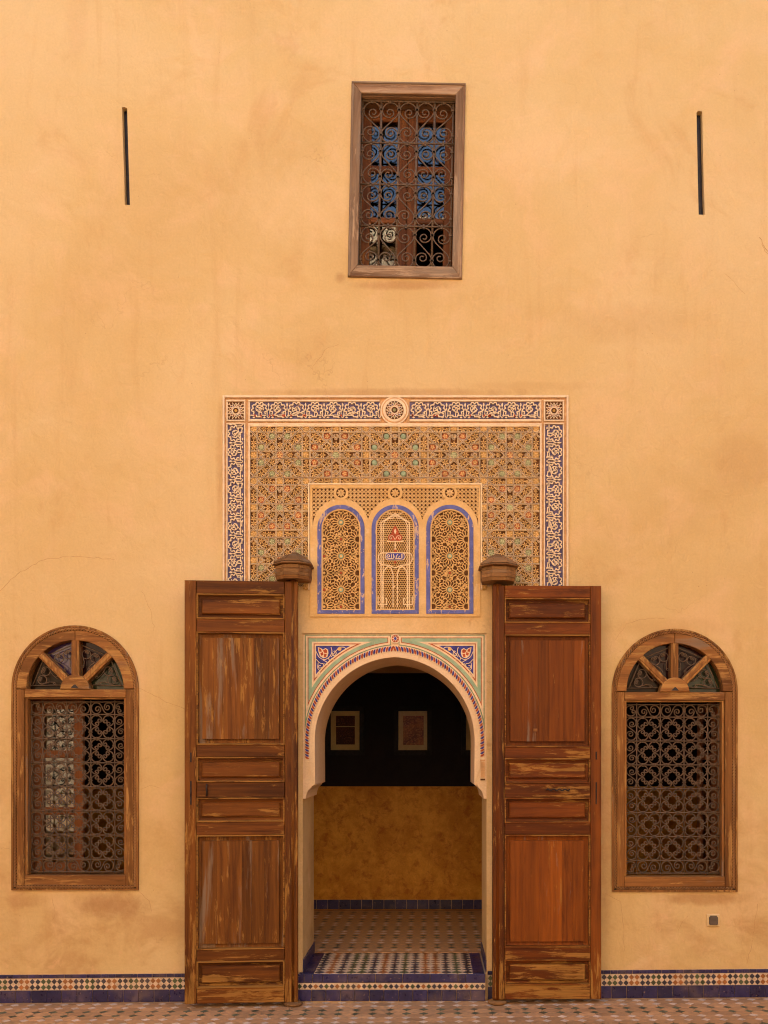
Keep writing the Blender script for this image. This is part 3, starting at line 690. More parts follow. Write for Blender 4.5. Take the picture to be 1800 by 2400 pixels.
# centre medallion
mx, mz = XZ((925, 964))
def disc(mb, cx, cz, r, f, b, n=40): return mb.tile([(cx+r*p[0], cz+r*p[1]) for p in arc(0, 0, 1, 0, 360-360/n, n-1)], f, b, .001)
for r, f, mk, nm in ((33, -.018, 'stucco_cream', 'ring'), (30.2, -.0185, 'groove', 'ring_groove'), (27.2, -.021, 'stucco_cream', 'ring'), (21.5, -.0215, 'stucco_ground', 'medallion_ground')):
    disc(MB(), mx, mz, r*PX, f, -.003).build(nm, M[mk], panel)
def rosette_inlay(cx, cz, rad, y, sq_=False, nm='inlay'):
    mb = MB()
    for q in range(8):                                                 # cream star lines
        for off in (-.38, .38):
            a = q*PI/8; d = (math.cos(a), math.sin(a)); nrm = (-d[1], d[0])
            ins = (lambda x, z: abs(x-cx) < rad and abs(z-cz) < rad) if sq_ else (lambda x, z: (x-cx)**2+(z-cz)**2 < rad*rad)
            for l in clip_line([(cx+d[0]*-2*rad+nrm[0]*off*rad, cz+d[1]*-2*rad+nrm[1]*off*rad), (cx+d[0]*2*rad+nrm[0]*off*rad, cz+d[1]*2*rad+nrm[1]*off*rad)], ins):
                mb.ribbon(l, .0030, y-.004-(q*2+(off > 0))*.0001, y+.001)
    tag(mb.build(nm+'_line', M['stucco_cream'], panel), kind='stuff')
    for q in range(8):
        a = q*PI/4+PI/8; 
        for rr, sz, mk in ((.52, .17, ('deep_blue', 'red_paint')[q % 2]), (.84, .13, ('red_paint', 'star_green', 'deep_blue', 'star_gold')[q % 4])):
            a2 = a if rr < .6 else a+PI/8
            MB().tile([(cx+rad*(rr*math.cos(a2)+p[0]*math.cos(a2)-p[1]*math.sin(a2)), cz+rad*(rr*math.sin(a2)+p[0]*math.sin(a2)+p[1]*math.cos(a2))) for p in ((-sz*1.3, 0), (0, -sz*.8), (sz*1.3, 0), (0, sz*.8))], y-.0025, y+.001, 0).build(nm, M[mk], panel)
    MB().tile(star8(cx, cz, rad*.2), y-.0045, y+.001, 0).build(nm, M['star_green' if not sq_ else 'star_gold'], panel)
rosette_inlay(mx, mz, 20.5*PX, -.0215)
for px in (553.7, 1297.7):
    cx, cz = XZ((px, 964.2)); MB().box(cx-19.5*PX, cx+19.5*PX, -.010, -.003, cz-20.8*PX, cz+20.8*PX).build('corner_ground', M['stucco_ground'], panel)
    rosette_inlay(cx, cz, 18.8*PX, -.010, True)

# script frieze: one unit is a lobed arch over a square script line; three variants
def catmull(pts, n=4, closed=False):
    out = []; m = len(pts)
    for i in range(m if closed else m-1):
        g = lambda j: pts[j % m] if closed else pts[min(max(j, 0), m-1)]
        p0, p1, p2, p3 = g(i-1), g(i), g(i+1), g(i+2)
        for t in range(n):
            u = t/n
            out.append(tuple(0.5*(2*p1[q]+(p2[q]-p0[q])*u+(2*p0[q]-5*p1[q]+4*p2[q]-p3[q])*u*u+(3*p1[q]-p0[q]-3*p2[q]+p3[q])*u**3) for q in (0, 1)))
    if not closed: out.append(pts[-1])
    return out
UW_, UH_ = 43.6, 42.0
def frieze_mesh(var):
    """local px: u -21.8..21.8, v -21..21 (up)"""
    mb = MB(); lv = [0]
    def rb_(pts, w):
        lv[0] += 1; mb.ribbon([(p[0]*PX, p[1]*PX) for p in pts], w*.84*PX, -.0100-.0001*lv[0], 0)
    cz = 2; lob = []
    angs = [205, 168, 128, 90, 52, 12, -25]
    for i in range(6):
        a0, a1 = angs[i], angs[i+1]; am = (a0+a1)/2; r0, r1 = 14.2, 18.6
        for t, rr in ((0, r0), (.25, 17.0), (.5, r1), (.75, 17.0)):
            a = R(a0+(a1-a0)*t); lob.append((rr*1.02*math.cos(a), cz+rr*math.sin(a)))
    a = R(-25); lob.append((14.2*math.cos(a), cz+14.2*math.sin(a)))
    rb_(catmull([(-14.5, -10)]+lob+[(14.5, -10)], 3), 3.0)
    # script line with a square step
    st = (-4, 3, 6)[var]
    rb_([(-21.8, -12.5), (st-3, -12.5), (st-3, -16.2), (st+8, -16.2), (st+8, -12.5), (15.5, -12.5)], 2.7)
    if var == 0: rb_([(st+3, -16), (st+3, -6), (st+8, -4), (st+10, -9), (st+8, -13)], 2.4)
    if var == 1: rb_([(-9, -12), (4, 0), (7, 3)], 2.6); rb_([(2, -12), (10, -12), (10, -4)], 2.2)
    if var == 2: rb_(catmull([(-12, -12), (-7, -8), (0, -10), (8, -6), (13, -8)], 3), 2.6)
    # leafy scroll inside
    rot = (0, 75, 160)[var]; c, s = math.cos(R(rot)), math.sin(R(rot))
    def rt(pts): return [(p[0]*c-p[1]*s, cz+1+p[0]*s+p[1]*c) for p in pts]
    rb_(catmull(rt([(9, -3), (9, 4), (4, 9), (-3, 9), (-8, 4), (-7, -3), (-1, -6), (4, -2), (2, 3), (-2, 2)]), 4), 2.2)
    rb_(catmull(rt([(-6, 8), (-1, 4), (3, 5), (8, 9)]), 3), 2.0); rb_(catmull(rt([(-9, -2), (-4, -2), (-2, -7)]), 3), 2.0)
    for p in rt([(0, 0), (6, 1), (-4, 5)]): mb.tile([(PX*(p[0]+q[0]), PX*(p[1]+q[1])) for q in lozenge(2.4, 1.8)], -.0098, 0, 0)
    # tall letter stems between the arches, bud and small lozenges
    for x in (18.2, 21.8+3.0): rb_([(x, 0), (x, -14.5), (21.5, -19), ] if x < 20 else [(x, 0), (x, -14.5), (21.9, -18.8)], 2.2)
    mb.tile([(PX*(21.8+q[0]), PX*(13+q[1])) for q in lozenge(2.3, 6)], -.0120, 0, 0); mb.tile([(PX*(21.8+q[0]), PX*(3+q[1])) for q in lozenge(1.6, 5)], -.0113, 0, 0)
    for x in (-13, 12): mb.tile([(PX*(x+q[0]), PX*(-17.6+q[1])) for q in lozenge(3.4, 2.2)], -.0098, 0, 0)
    return mb.mesh('frieze_unit', M['stucco_cream'])
FM = [frieze_mesh(v) for v in range(3)]
for x0, x1 in ((587.2, 890), (960, 1264.3)): MB().box(X(x0), X(x1), -.007, -.003, Z(983.8), Z(943.2)).build('frieze_ground', M['frieze_blue'], panel)
for x0, x1 in ((534.7, 572.8), (1277.2, 1318.3)): MB().box(X(x0), X(x1), -.007, -.003, Z(1384), Z(996.2)).build('frieze_ground', M['frieze_blue'], panel)
pt = MB()
for i in range(7):
    inst('script_unit', FM[i % 3], panel, lpos(panel, X(609+i*43.3), -.006, Z(963.5)), (0, 0, 0), (.98, 1, .94))
    inst('script_unit', FM[(i+1) % 3], panel, lpos(panel, X(982+i*43.3), -.006, Z(963.5)), (0, 0, 0), (.98, 1, .94))
for i in range(9):
    inst('script_unit', FM[(i+2) % 3], panel, lpos(panel, X(553.7), -.006, Z(1018+i*43.2)), (0, R(-90), 0), (.98, 1, .88))
    inst('script_unit', FM[i % 3], panel, lpos(panel, X(1297.7), -.006, Z(1018+i*43.2)), (0, R(90), 0), (.98, 1, .92))
for k in range(22):                                                    # painted touches on the script
    x = random.choice((random.uniform(595, 885), random.uniform(966, 1258))); MB()
    pt.tile([(X(x)+q[0]*PX, Z(976)+q[1]*PX) for q in lozenge(2.2, 3.6)], -.0172, -.007, 0)
tag(pt.build('script_touch', M['red_paint'], panel), kind='stuff')

# geometric field: eight-fold strapwork cells
CXB = [595.5, 717.5, 858.0, 993.5, 1133.5, 1255.5]; CYB = [1006.5, 1129.5, 1252.5, 1375.5]
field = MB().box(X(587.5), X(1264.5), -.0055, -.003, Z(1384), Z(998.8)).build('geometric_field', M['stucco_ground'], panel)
def in_field(x, z):
    if not (X(588) < x < X(1264) and Z(1383) < z < Z(999.5)): return False
    return not (X(722.5) < x < X(1129.5) and z < Z(1135))
lines = []
for t in (-.86, -.14, .14, .86): lines += [[(t, -1), (t, 1)], [(-1, t), (1, t)]]
for t in (-.2, .2): lines += [[(-1+max(0, t)*1, -1+max(0, -t)), (1+min(0, t), 1-max(0, t))]] and []
def diag(cst, s1, u0, u1): return [(u0, (cst-u0)*s1), (u1, (cst-u1)*s1)]
for s1 in (1, -1):
    for cst in (-.2, .2): lines.append(diag(cst, s1, max(-1, cst-1), min(1, cst+1)))
    for cst in (-1.8, 1.8): lines.append(diag(cst, s1, max(-1, cst-1), min(1, cst+1)))
    for sg in (1, -1):
        lines.append(diag(.8*sg, s1, *sorted((sg*.02, sg*.78))))
        lines.append(diag(.62*sg, s1, *sorted((sg*-.22, sg*.04)))); lines.append(diag(.62*sg, s1, *sorted((sg*.58, sg*.84))))
for a in (1, -1):
    for b in (1, -1):
        lines += [[(.43*a, .56*b), (.43*a, .86*b)], [(.56*a, .43*b), (.86*a, .43*b)], [(.57*a, .14*b), (.57*a, .44*b)], [(.14*a, .57*b), (.44*a, .57*b)]]
GN = 150; gu, gv = np.meshgrid(np.linspace(-1, 1, GN), np.linspace(-1, 1, GN)); dist = np.full((GN, GN), 9.0)
for (a, b) in lines:
    dx, dz = b[0]-a[0], b[1]-a[1]; t = np.clip(((gu-a[0])*dx+(gv-a[1])*dz)/(dx*dx+dz*dz), 0, 1)
    dist = np.minimum(dist, np.hypot(gu-a[0]-t*dx, gv-a[1]-t*dz))
STARS = [(.29*a, .71*b) for a in (1, -1) for b in (1, -1)] + [(.71*a, .29*b) for a in (1, -1) for b in (1, -1)]
voids = []; dd = dist.copy()
for (a, b) in STARS+[(0, 0), (1, 0), (-1, 0), (0, 1), (0, -1), (1, 1), (-1, 1), (1, -1), (-1, -1)]: dd[np.hypot(gu-a, gv-b) < .15] = 0
while len(voids) < 90:
    i = int(dd.argmax()); d = dd.flat[i]
    if d < .052: break
    u, v = gu.flat[i], gv.flat[i]; voids.append((u, v, d)); dd[np.hypot(gu-u, gv-v) < d*1.25] = 0
strap, sblue, leaf = MB(), MB(), MB(); lvl = 0; STW, STB = .0086, .0018
KIND = {(0, 0): 'green', (1, 0): 'red', (2, 0): 'cab', (3, 0): 'red', (4, 0): 'green', (0, 1): 'red', (4, 1): 'red', (0, 2): 'green', (4, 2): 'green'}
sm_cache = {}
def star_part(kind, x, z, r):
    if not (in_field(x, z) or in_field(x, z-.02) or in_field(x+.01, z) or in_field(x-.01, z)): return
    if kind not in sm_cache:
        mk = {'green': 'star_green', 'red': 'star_red', 'gold': 'star_gold', 'cab': 'cab_green'}[kind]
        mb = MB()
        if kind == 'cab':
            mb.loft([[(math.cos(q*PI/8)*rr, -y, math.sin(q*PI/8)*rr) for q in range(16)] for rr, y in ((.82, 0), (.82, .006), (.6, .010), (.25, .0115))])
        elif kind == 'red':
            mb.tile([(1.0*math.cos(q*PI/3), 1.0*math.sin(q*PI/3)) for q in range(6)], -.008, 0, .0)
        else: mb.tile(star8(0, 0, 1.0, .74), -.008, 0, 0)
        petal = MB()
        for q in range(5):
            a = 2*PI*q/5+.3; petal.tile([(p[0]*math.cos(a)-p[1]*math.sin(a), p[0]*math.sin(a)+p[1]*math.cos(a)) for p in ((.05, 0), (.38, -.17), (.72, 0), (.38, .17))], -.0105, 0, 0)
        light = {'green': 'teal', 'red': 'stucco_leaf', 'gold': 'stucco_leaf'}.get(kind)
        sm_cache[kind] = (mb.mesh('star', M[mk]), petal.mesh('petal', M[light]) if light else None)
    me, pe = sm_cache[kind]; a = random.uniform(0, PI) if kind == 'red' else 0
    inst('star_piece' if kind != 'cab' else 'cabochon', me, field, lpos(panel, x, -.006, z), (0, a, 0), (r, 1, r))
    if pe: petals.setdefault(kind, []).append((x, z, r, random.uniform(0, 6.28)))
petals = {}
for (ci, ri), kind in KIND.items():
    cx = X((CXB[ci]+CXB[ci+1])/2); hx = (CXB[ci+1]-CXB[ci])/2*PX; cz = Z((CYB[ri]+CYB[ri+1])/2); hz = (CYB[ri+1]-CYB[ri])/2*PX
    for (a, b) in lines:
        seg = [(cx+a[0]*hx, cz+a[1]*hz), (cx+b[0]*hx, cz+b[1]*hz)]
        for l in clip_line(seg, in_field):
            lvl = (lvl+1) % 60; strap.ribbon(l, STW, -.0160-lvl*.00005, -.004); sblue.ribbon(l, STB, -.0192-lvl*.00004, -.010)
    for (u, v) in STARS: star_part(kind, cx+u*hx, cz+v*hz, .0225)
    star_part({'green': 'red', 'red': 'green', 'cab': 'red'}[kind], cx, cz, .027)
    for (u, v) in ((1, 0), (0, 1), (1, 1), (-1, 1), (-1, 0), (0, -1), (1, -1), (-1, -1)):
        if (u < 0 and (ci-1, ri) in KIND) or (v > 0 and (ci, ri-1) in KIND): continue
        star_part('gold', cx+u*hx, cz+v*hz, .026)
    for (u, v, d) in voids:
        x, z, r = cx+u*hx, cz+v*hz, d*hx*0.98
        if (u > .95 and (ci+1, ri) in KIND) or (v < -.95 and (ci, ri+1) in KIND): continue
        if not (in_field(x+.004, z) or in_field(x-.004, z) or in_field(x, z+.01) or in_field(x, z-.01)): continue
        n = 4 if d < .085 else 6; a0 = math.atan2(v, u)
        for q in range(n):
            a = a0+2*PI*q/n; w = r*.22 if n == 4 else r*.17
            leaf.tile([(x+p[0]*math.cos(a)-p[1]*math.sin(a), z+p[0]*math.sin(a)+p[1]*math.cos(a)) for p in ((r*.06, 0), (r*.5, -w), (r*1.0, 0), (r*.5, w))], -.0122, -.004, 0)
for l in ([(X(588), Z(1000.5)), (X(1264), Z(1000.5))], [(X(724.5), Z(1383)), (X(724.5), Z(1136)), (X(1128), Z(1136)), (X(1128), Z(1383))]):
    strap.ribbon(l, .010, -.0212, -.004); 
for ci in range(-1, 6):                                                # the pattern runs on into the margins
    for ri in range(-1, 3):
        if (ci, ri) in KIND: continue
        wx = CXB[1]-CXB[0]; wz = CYB[1]-CYB[0]
        x0_, x1_ = (CXB[ci], CXB[ci+1]) if 0 <= ci <= 4 else ((CXB[0]-wx, CXB[0]) if ci < 0 else (CXB[5], CXB[5]+wx))
        y0_, y1_ = (CYB[ri], CYB[ri+1]) if ri >= 0 else (CYB[0]-wz, CYB[0])
        cx = X((x0_+x1_)/2); hx = (x1_-x0_)/2*PX; cz = Z((y0_+y1_)/2); hz = (y1_-y0_)/2*PX
        for (a, b) in lines:
            for l in clip_line([(cx+a[0]*hx, cz+a[1]*hz), (cx+b[0]*hx, cz+b[1]*hz)], in_field):
                lvl = (lvl+1) % 60; strap.ribbon(l, STW, -.0160-lvl*.00005, -.004); sblue.ribbon(l, STB, -.0192-lvl*.00004, -.010)
for kind, ls in petals.items():
    mb = MB()
    for (x, z, r, a0) in ls:
        for q in range(5):
            a = a0+2*PI*q/5; mb.tile([(x+r*(p[0]*math.cos(a)-p[1]*math.sin(a)), z+r*(p[0]*math.sin(a)+p[1]*math.cos(a))) for p in ((.05, 0), (.4, -.2), (.78, 0), (.4, .2))], -.0162, -.012, 0)
    tag(mb.build('star_petal', M[{'green': 'petal_green', 'red': 'stucco_leaf', 'gold': 'stucco_leaf'}[kind]], field), kind='stuff')
tag(strap.build('strapwork', M['stucco_edge'], field), kind='stuff'); tag(sblue.build('strap_line', M['strap_blue'], field), kind='stuff'); tag(leaf.build('carved_leaf', M['stucco_leaf'], field), kind='stuff')

# three arched lattice screens
SCR = [799.7, 926.4, 1054.1]
def screen_loop(cx, r, bot, sp=1240.0): return [XZ((cx-r, bot))] + [XZ((cx-r*math.cos(R(a)), sp-r*math.sin(R(a)))) for a in range(0, 181, 6)] + [XZ((cx+r, bot))]
hl = [screen_loop(c, 55.2, 1439.5) for c in SCR]
def trel_in(x, z):
    px = x*PXM+PX0; py = PY0-(z-CAM_Z)*PXM
    if not (732 < px < 1121 and 1145 < py < 1215): return False
    if any(math.hypot(px-c, py-1236) < 66 for c in SCR): return False
    return not any(math.hypot(px-c, py-1156.5) < 17 for c in SCR)
# spandrel field over the three screens (trellis ground) is a recess in the yellow plate
top_zone = []
for i, c in enumerate(SCR):
    lo = 732 if i == 0 else (SCR[i-1]+c)/2; hi = 1121.5 if i == 2 else (SCR[i+1]+c)/2
    a0 = math.degrees(math.acos(min(1, (c-lo)/66.))); a1 = 180-math.degrees(math.acos(min(1, (hi-c)/66.)))
    for k in range(13): a = R(a0+(a1-a0)*k/12); top_zone.append((c-66*math.cos(a), 1236-66*math.sin(a)))
tz = [XZ(p) for p in [(732, 1145)] + top_zone + [(1121.5, 1145)]]
MB().plate([XZ((727.5, 1446)), XZ((1125.5, 1446)), XZ((1125.5, 1138)), XZ((727.5, 1138))], hl+[tz], -.0165, -.002, back=False).build('screen_plate', M['screen_plaster'], panel)
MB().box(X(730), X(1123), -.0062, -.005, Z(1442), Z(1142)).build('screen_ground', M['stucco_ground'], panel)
tr = MB(); lvl = 0
def tl(pts, w=.0042):
    global lvl
    for l in clip_line(pts, trel_in): lvl += 1; tr.ribbon(l, w, -.0125-(lvl % 50)*.00003, -.005)
for k in range(-80, 80):
    o = k*9.0
    tl([XZ((732+o, 1140)), XZ((732+o+90, 1230))]); tl([XZ((732+o, 1140)), XZ((732+o-90, 1230))])
for k in range(0, 10): tl([XZ((728, 1145+k*9)), XZ((1125, 1145+k*9))], .0028)
for k in range(0, 46): tl([XZ((732+k*9, 1140)), XZ((732+k*9, 1225))], .0028)
tag(tr.build('trellis', M['screen_plaster'], panel), kind='stuff')
for c in SCR:
    x, z = XZ((c, 1156.5))
    MB().plate([(x+p[0]*17.6*PX, z+p[1]*17.6*PX) for p in arc(0, 0, 1, 0, 350, 35)], [[(x+p[0]*11.6*PX, z+p[1]*11.6*PX) for p in arc(0, 0, 1, 0, 345, 23)]], -.0180, -.005, back=False).build('roundel', M['screen_plaster'], panel)
    mb = MB()
    for q in range(8):
        a = q*PI/4; mb.tile([(x+PX*(p[0]*math.cos(a)-p[1]*math.sin(a)), z+PX*(p[0]*math.sin(a)+p[1]*math.cos(a))) for p in ((.5, 0), (5.5, -2.1), (11.8, 0), (5.5, 2.1))], -.0150-q*.0001, -.005, 0)
    mb.build('roundel_star', M['screen_plaster'], panel)
for si, c in enumerate(SCR):
    sc_o = MB().plate(screen_loop(c, 55.0, 1439.3), [screen_loop(c, 45.6, 1431)], -.0215, -.004, back=False).build('screen_frame', M['blue_paint'], panel)
    MB().plate(screen_loop(c, 45.5, 1430.9), [screen_loop(c, 42.4, 1428.3)], -.0185, -.004, back=False).build('screen_liner', M['screen_plaster'], sc_o)
    lat = MB(); col = {'red': MB(), 'teal': MB(), 'fill': MB()}; lv = 0
    def s_in(x, z, g=42.4):
        px = x*PXM+PX0-c; py = PY0-(z-CAM_Z)*PXM
        return abs(px) < g and py < 1428.3 and (py > 1240 or math.hypot(px, py-1240) < g)
    def put(pts, w, dy=0.0, tgt=None):
        global lvl
        for l in clip_line([XZ(p) for p in pts], s_in, .002): lvl += 1; (tgt or lat).ribbon(l, w, -.0130-dy-(lvl % 80)*.00002, -.0058)
    if si != 1:
        ros = [(c+(i*39.4), 1225.5+j*39.4) for i in (-1, 0, 1) for j in range(0, 6) if (i+j) % 2 == 0]
        for (rx_, ry_) in ros:
            for q in range(16):
                a = 2*PI*q/16; ca, sa = math.cos(a), math.sin(a)
                pp = [(6.2, 0), (11, -2.0), (16.5, -3.0), (20.5, -1.6), (22.5, 0), (20.5, 1.6), (16.5, 3.0), (11, 2.0), (6.2, 0)]
                put([(rx_+p[0]*ca-p[1]*sa, ry_+p[0]*sa+p[1]*ca) for p in pp], .0036)
                a2 = a+PI/16; p1 = (rx_+26*math.cos(a2), ry_+26*math.sin(a2))
                put([(rx_+22.5*ca, ry_+22.5*sa), p1, (rx_+22.5*math.cos(a+PI/8), ry_+22.5*math.sin(a+PI/8))], .0036)
                put([p1, (rx_+31*math.cos(a2), ry_+31*math.sin(a2))], .0036)
            x, z = XZ((rx_, ry_))
            if s_in(x, z, 44):
                for k, rr, f in (('teal', 5.6, -.0150), ('fill', 3.2, -.0158)):
                    pl = [(x+p[0]*rr*PX, z+p[1]*rr*PX) for p in arc(0, 0, 1, 0, 315, 7)]
                    if all(s_in(*q, 42.6) for q in pl): col[k].tile(pl, f, -.006, 0)
        gaps = [(c+(i*39.4), 1225.5+j*39.4) for i in (-1, 0, 1) for j in range(0, 6) if (i+j) % 2 == 1]
        for (gx, gy) in gaps:
            for q in range(8):
                a = 2*PI*q/8; ca, sa = math.cos(a), math.sin(a)
                put([(gx+p[0]*ca-p[1]*sa, gy+p[0]*sa+p[1]*ca) for p in ((3.5, 0), (7, -2.4), (11.5, 0), (7, 2.4), (3.5, 0))], .0030)
                put([(gx+11.5*ca, gy+11.5*sa), (gx+15*math.cos(a+PI/8), gy+15*math.sin(a+PI/8)), (gx+11.5*math.cos(a+PI/4), gy+11.5*math.sin(a+PI/4))], .0028)
            x, z = XZ((gx, gy)); pl = star8(x, z, 3.2*PX, .7)
            if all(s_in(*q, 42.6) for q in pl): col['red'].tile(pl, -.0150, -.006, 0)
        for k in range(520):                                          # solid bits of the interlace
            px_ = c+random.uniform(-41, 41); py_ = random.uniform(1200, 1426); 
            if min(math.hypot(px_-a, py_-b) for a, b in ros) < 23 or min(math.hypot(px_-a, py_-b) for a, b in gaps) < 4: continue
            x, z = XZ((px_, py_)); rr = random.uniform(1.4, 2.3)*PX; pl = [(x+p[0]*rr, z+p[1]*rr) for p in arc(0, 0, 1, 0, 288, 4)]
            if all(s_in(*q, 42) for q in pl): col['fill'].tile(pl, -.0118-random.random()*.0008, -.006, 0)
    else:
        a_ = 5.3; hpt = a_/math.sqrt(3)
        for j in range(-2, 52):
            for i in range(-10, 11):
                hx_ = c+(i+(j % 2)*.5)*a_; hy_ = 1196+j*a_*.866
                vs6 = [(hx_+hpt*math.sin(R(60*q)), hy_+hpt*math.cos(R(60*q))) for q in range(6)]
                for q in (0, 1, 2): put([vs6[q], vs6[q+1]], .0034)
        ol = MB()
        D = .002                                                       # raised outlines
        put([(c-33, 1428), (c-33, 1226), (c, 1205), (c+33, 1226), (c+33, 1428)], 0.0070, D, ol)
        put([(c-28, 1428), (c-28, 1232), (c-24, 1222), (c-14, 1216), (c-6, 1216), (c, 1210), (c+6, 1216), (c+14, 1216), (c+24, 1222), (c+28, 1232), (c+28, 1428)], 0.0055, D, ol)
        put([(c-18, 1203), (c+12, 1213)], 0.0050, D*1.1, ol); put([(c+18, 1203), (c-12, 1213)], 0.0050, D*1.2, ol)
        put([(c-40, 1312), (c-38, 1300), (c-30, 1297), (c+30, 1297), (c+38, 1300), (c+40, 1312), (c+34, 1324), (c+14, 1326), (c, 1332), (c-14, 1326), (c-34, 1324), (c-40, 1312)], 0.0060, D*1.3, ol)
        for s_ in (-1, 1):
            put([(c+s_*5, 1424), (c+s_*5, 1346), (c+s_*10, 1332), (c+s_*17, 1328), (c+s_*26, 1338), (c+s_*29, 1352), (c+s_*29, 1424)], 0.0063, D*1.4, ol)
            put([(c+s_*40, 1398), (c+s_*40, 1418), (c+s_*20, 1418), (c+s_*20, 1404), (c+s_*24, 1404)], 0.0063, D*1.6, ol)
        put([(c-20, 1270), (c+20, 1270)], 0.0070, D*1.7, ol); put([(c, 1270), (c, 1290)], 0.0075, D*1.8, ol); put([(c, 1374), (c-5, 1378)], 0.0063, D, ol)
        ol.build('outline_relief', M['stucco_edge'], sc_o)
        L_ = lambda pl, f, m, nm: MB().tile([XZ((c+p[0], p[1])) for p in pl], f, -.006, 0).build(nm, M[m], sc_o)
        lf = catmull([(0, 1234), (5, 1241), (8, 1247), (9, 1252), (15, 1257), (16, 1264), (10, 1269), (0, 1268), (-10, 1269), (-16, 1264), (-15, 1257), (-9, 1252), (-8, 1247), (-5, 1241)], 3, True)
        L_(lf, -.0185, 'red_paint', 'palmette')
        pl_ = MB()
        for s_ in (-1, 1): pl_.ribbon([XZ((c+p[0]*s_, p[1])) for p in catmull([(1, 1266), (5, 1258), (11, 1258), (13, 1263), (9, 1265), (8, 1261)], 3)], .0032, -.0196-(s_ > 0)*.0002, -.018)
        pl_.tile([XZ((c+p[0], p[1])) for p in ((0, 1240), (3, 1247), (0, 1254), (-3, 1247))], -.0197, -.018, 0); pl_.build('palmette_vein', M['stucco_cream'], sc_o)
        for yy in (1292, 1319): L_([(3*math.cos(q*PI/4), yy+3*math.sin(q*PI/4)) for q in range(8)], -.0175, 'red_paint', 'boss')
        car = [(24-8+8*math.cos(R(a)), 1305.5+9*math.sin(R(a))) for a in range(-90, 91, 20)] + [(-16+8*math.cos(R(a)), 1305.5+9*math.sin(R(a))) for a in range(90, 271, 20)]
        L_(car, -.0176, 'stucco_cream', 'cartouche_rim'); L_([(p[0]*.93, 1305.5+(p[1]-1305.5)*.84) for p in car], -.0184, 'deep_blue', 'cartouche')
        sc_ = MB(); kk = 0                                              # the short inscription in the cartouche
        for st in ([(18, 1300), (18, 1310)], [(14.5, 1299.5), (14.5, 1310), (9, 1310), (9, 1306), (12, 1304.5)], [(9, 1310), (4, 1310), (4, 1303), (7, 1300.5)], [(4, 1310), (0, 1309.5), (-1, 1304)],
                   [(-4, 1299.5), (-4, 1310), (-8, 1310), (-8, 1299.5)], [(-8, 1310), (-12, 1310.5), (-18, 1309.5), (-19.5, 1305), (-16, 1301.5), (-12.5, 1303.5), (-14.5, 1307), (-19, 1306.5)]):
            kk += 1; sc_.ribbon([XZ((c+p[0], p[1])) for p in catmull(st, 3)], .0042, -.0196-kk*.0001, -.018)
        sc_.build('inscription', M['stucco_cream'], sc_o)
    tag(lat.build('lattice', M['stucco_leaf'] if si != 1 else M['screen_plaster'], sc_o), kind='stuff')
    for k, mk in (('red', 'red_paint'), ('teal', 'teal'), ('fill', 'stucco_leaf')):
        if col[k].v: tag(col[k].build('lattice_boss', M[mk], sc_o), kind='stuff')
#@@PART3
# ================================================================== door step and threshold
SX0, SX1 = X(698.5), X(1136.5); SF = -0.045; ST = 0.190
step = thing('door_step', 'blue tiled doorstep with a mosaic threshold inside the arch', 'step', ((SX0+SX1)/2, SF, 0))
MB().box(SX0, SX1, SF, -.012, -.1, ST-.006).build('riser_core', M['mortar'], step)
MB().box(X(PORT[0])+.001, X(PORT[1])-.001, -.013, WT, -.1, ST-.006).build('threshold_core', M['mortar'], step)
def row(x0, x1, n, z0, z1, w=None, y=SF, nm='riser_tile'):
    cuts = w or [(x0+(x1-x0)*i/n, x0+(x1-x0)*(i+1)/n) for i in range(n)]
    for a, b in cuts: MB().cbox(a+.0015, b-.0015, y-.009+jit(.001), y+.001, z0+.0015+jit(.0006), z1-.0015+jit(.0006), .002).build(nm, M['blue_tile'], step)
cutpx = [698.5, 715, 735, 759, 816, 881, 944, 1008, 1073, 1091, 1136.5]
row(0, 0, 0, ST-.059, ST-.001, [(X(a), X(b)) for a, b in zip(cutpx[:-1], cutpx[1:])])
row(SX0, SX1, 13, floor_z(-.3)+.004, ST-.104)
MB().cbox(SX0, SX1, SF-.0065, SF+.001, ST-.102, ST-.061, .001).build('cream_strip', M['white_tile'], step)
n = 35; seq = ['green', 'navy', 'navy', 'orange', 'navy', 'green', 'navy', 'orange']
for i in range(n):
    x = SX0+(i+.5)*(SX1-SX0)/n; inst('lozenge_tile', DM[seq[i % 8]], step, lpos(step, x, SF-.004, ST-.0815), (0, jit(.03), 0), (.93, 1, .9))
# tread: blue edge, mosaic of lozenges, blue borders at the sides
def flat(mb, name, m, parent, z): 
    """mesh drawn in x,z and laid flat: local z becomes y"""
    return inst(name, mb.mesh(name, m), parent, lpos(parent, 0, 0, z), (R(-90), 0, 0))
tx0, tx1, ty0, ty1 = X(737), X(1108), SF+.012, WT-.012
for side in (-1, 1):
    a, b = (SX0+.012, tx0) if side < 0 else (tx1, SX1-.005)
    for j in range(6):
        y0 = ty0+(ty1-ty0)*j/6; y1 = ty0+(ty1-ty0)*(j+1)/6
        sx = 0.0 if y0 < 0 else .0
        a2, b2 = max(a, X(PORT[0])+.004) if y0 > -.02 else a, min(b, X(PORT[1])-.004)
        MB().tile([(a2+.001, y0+.001), (b2-.001, y0+.001), (b2-.001, y1-.001), (a2+.001, y1-.001)], -.006, .002, .001)
        flat(MB().tile([(a2+.001-step.location[0]*0, y0+.001), (b2-.001, y0+.001), (b2-.001, y1-.001), (a2+.001, y1-.001)], -.005, .002, .001), 'tread_tile', M['blue_tile'], step, ST-.005)
NC, NR = 15, 9; cw = (tx1-tx0)/NC; rh = (ty1-ty0)/NR
TW = MB().tile(lozenge(cw/2-.0008, rh/2-.0008), -.0045, .001, .0006).mesh('lozenge', M['white_tile'])
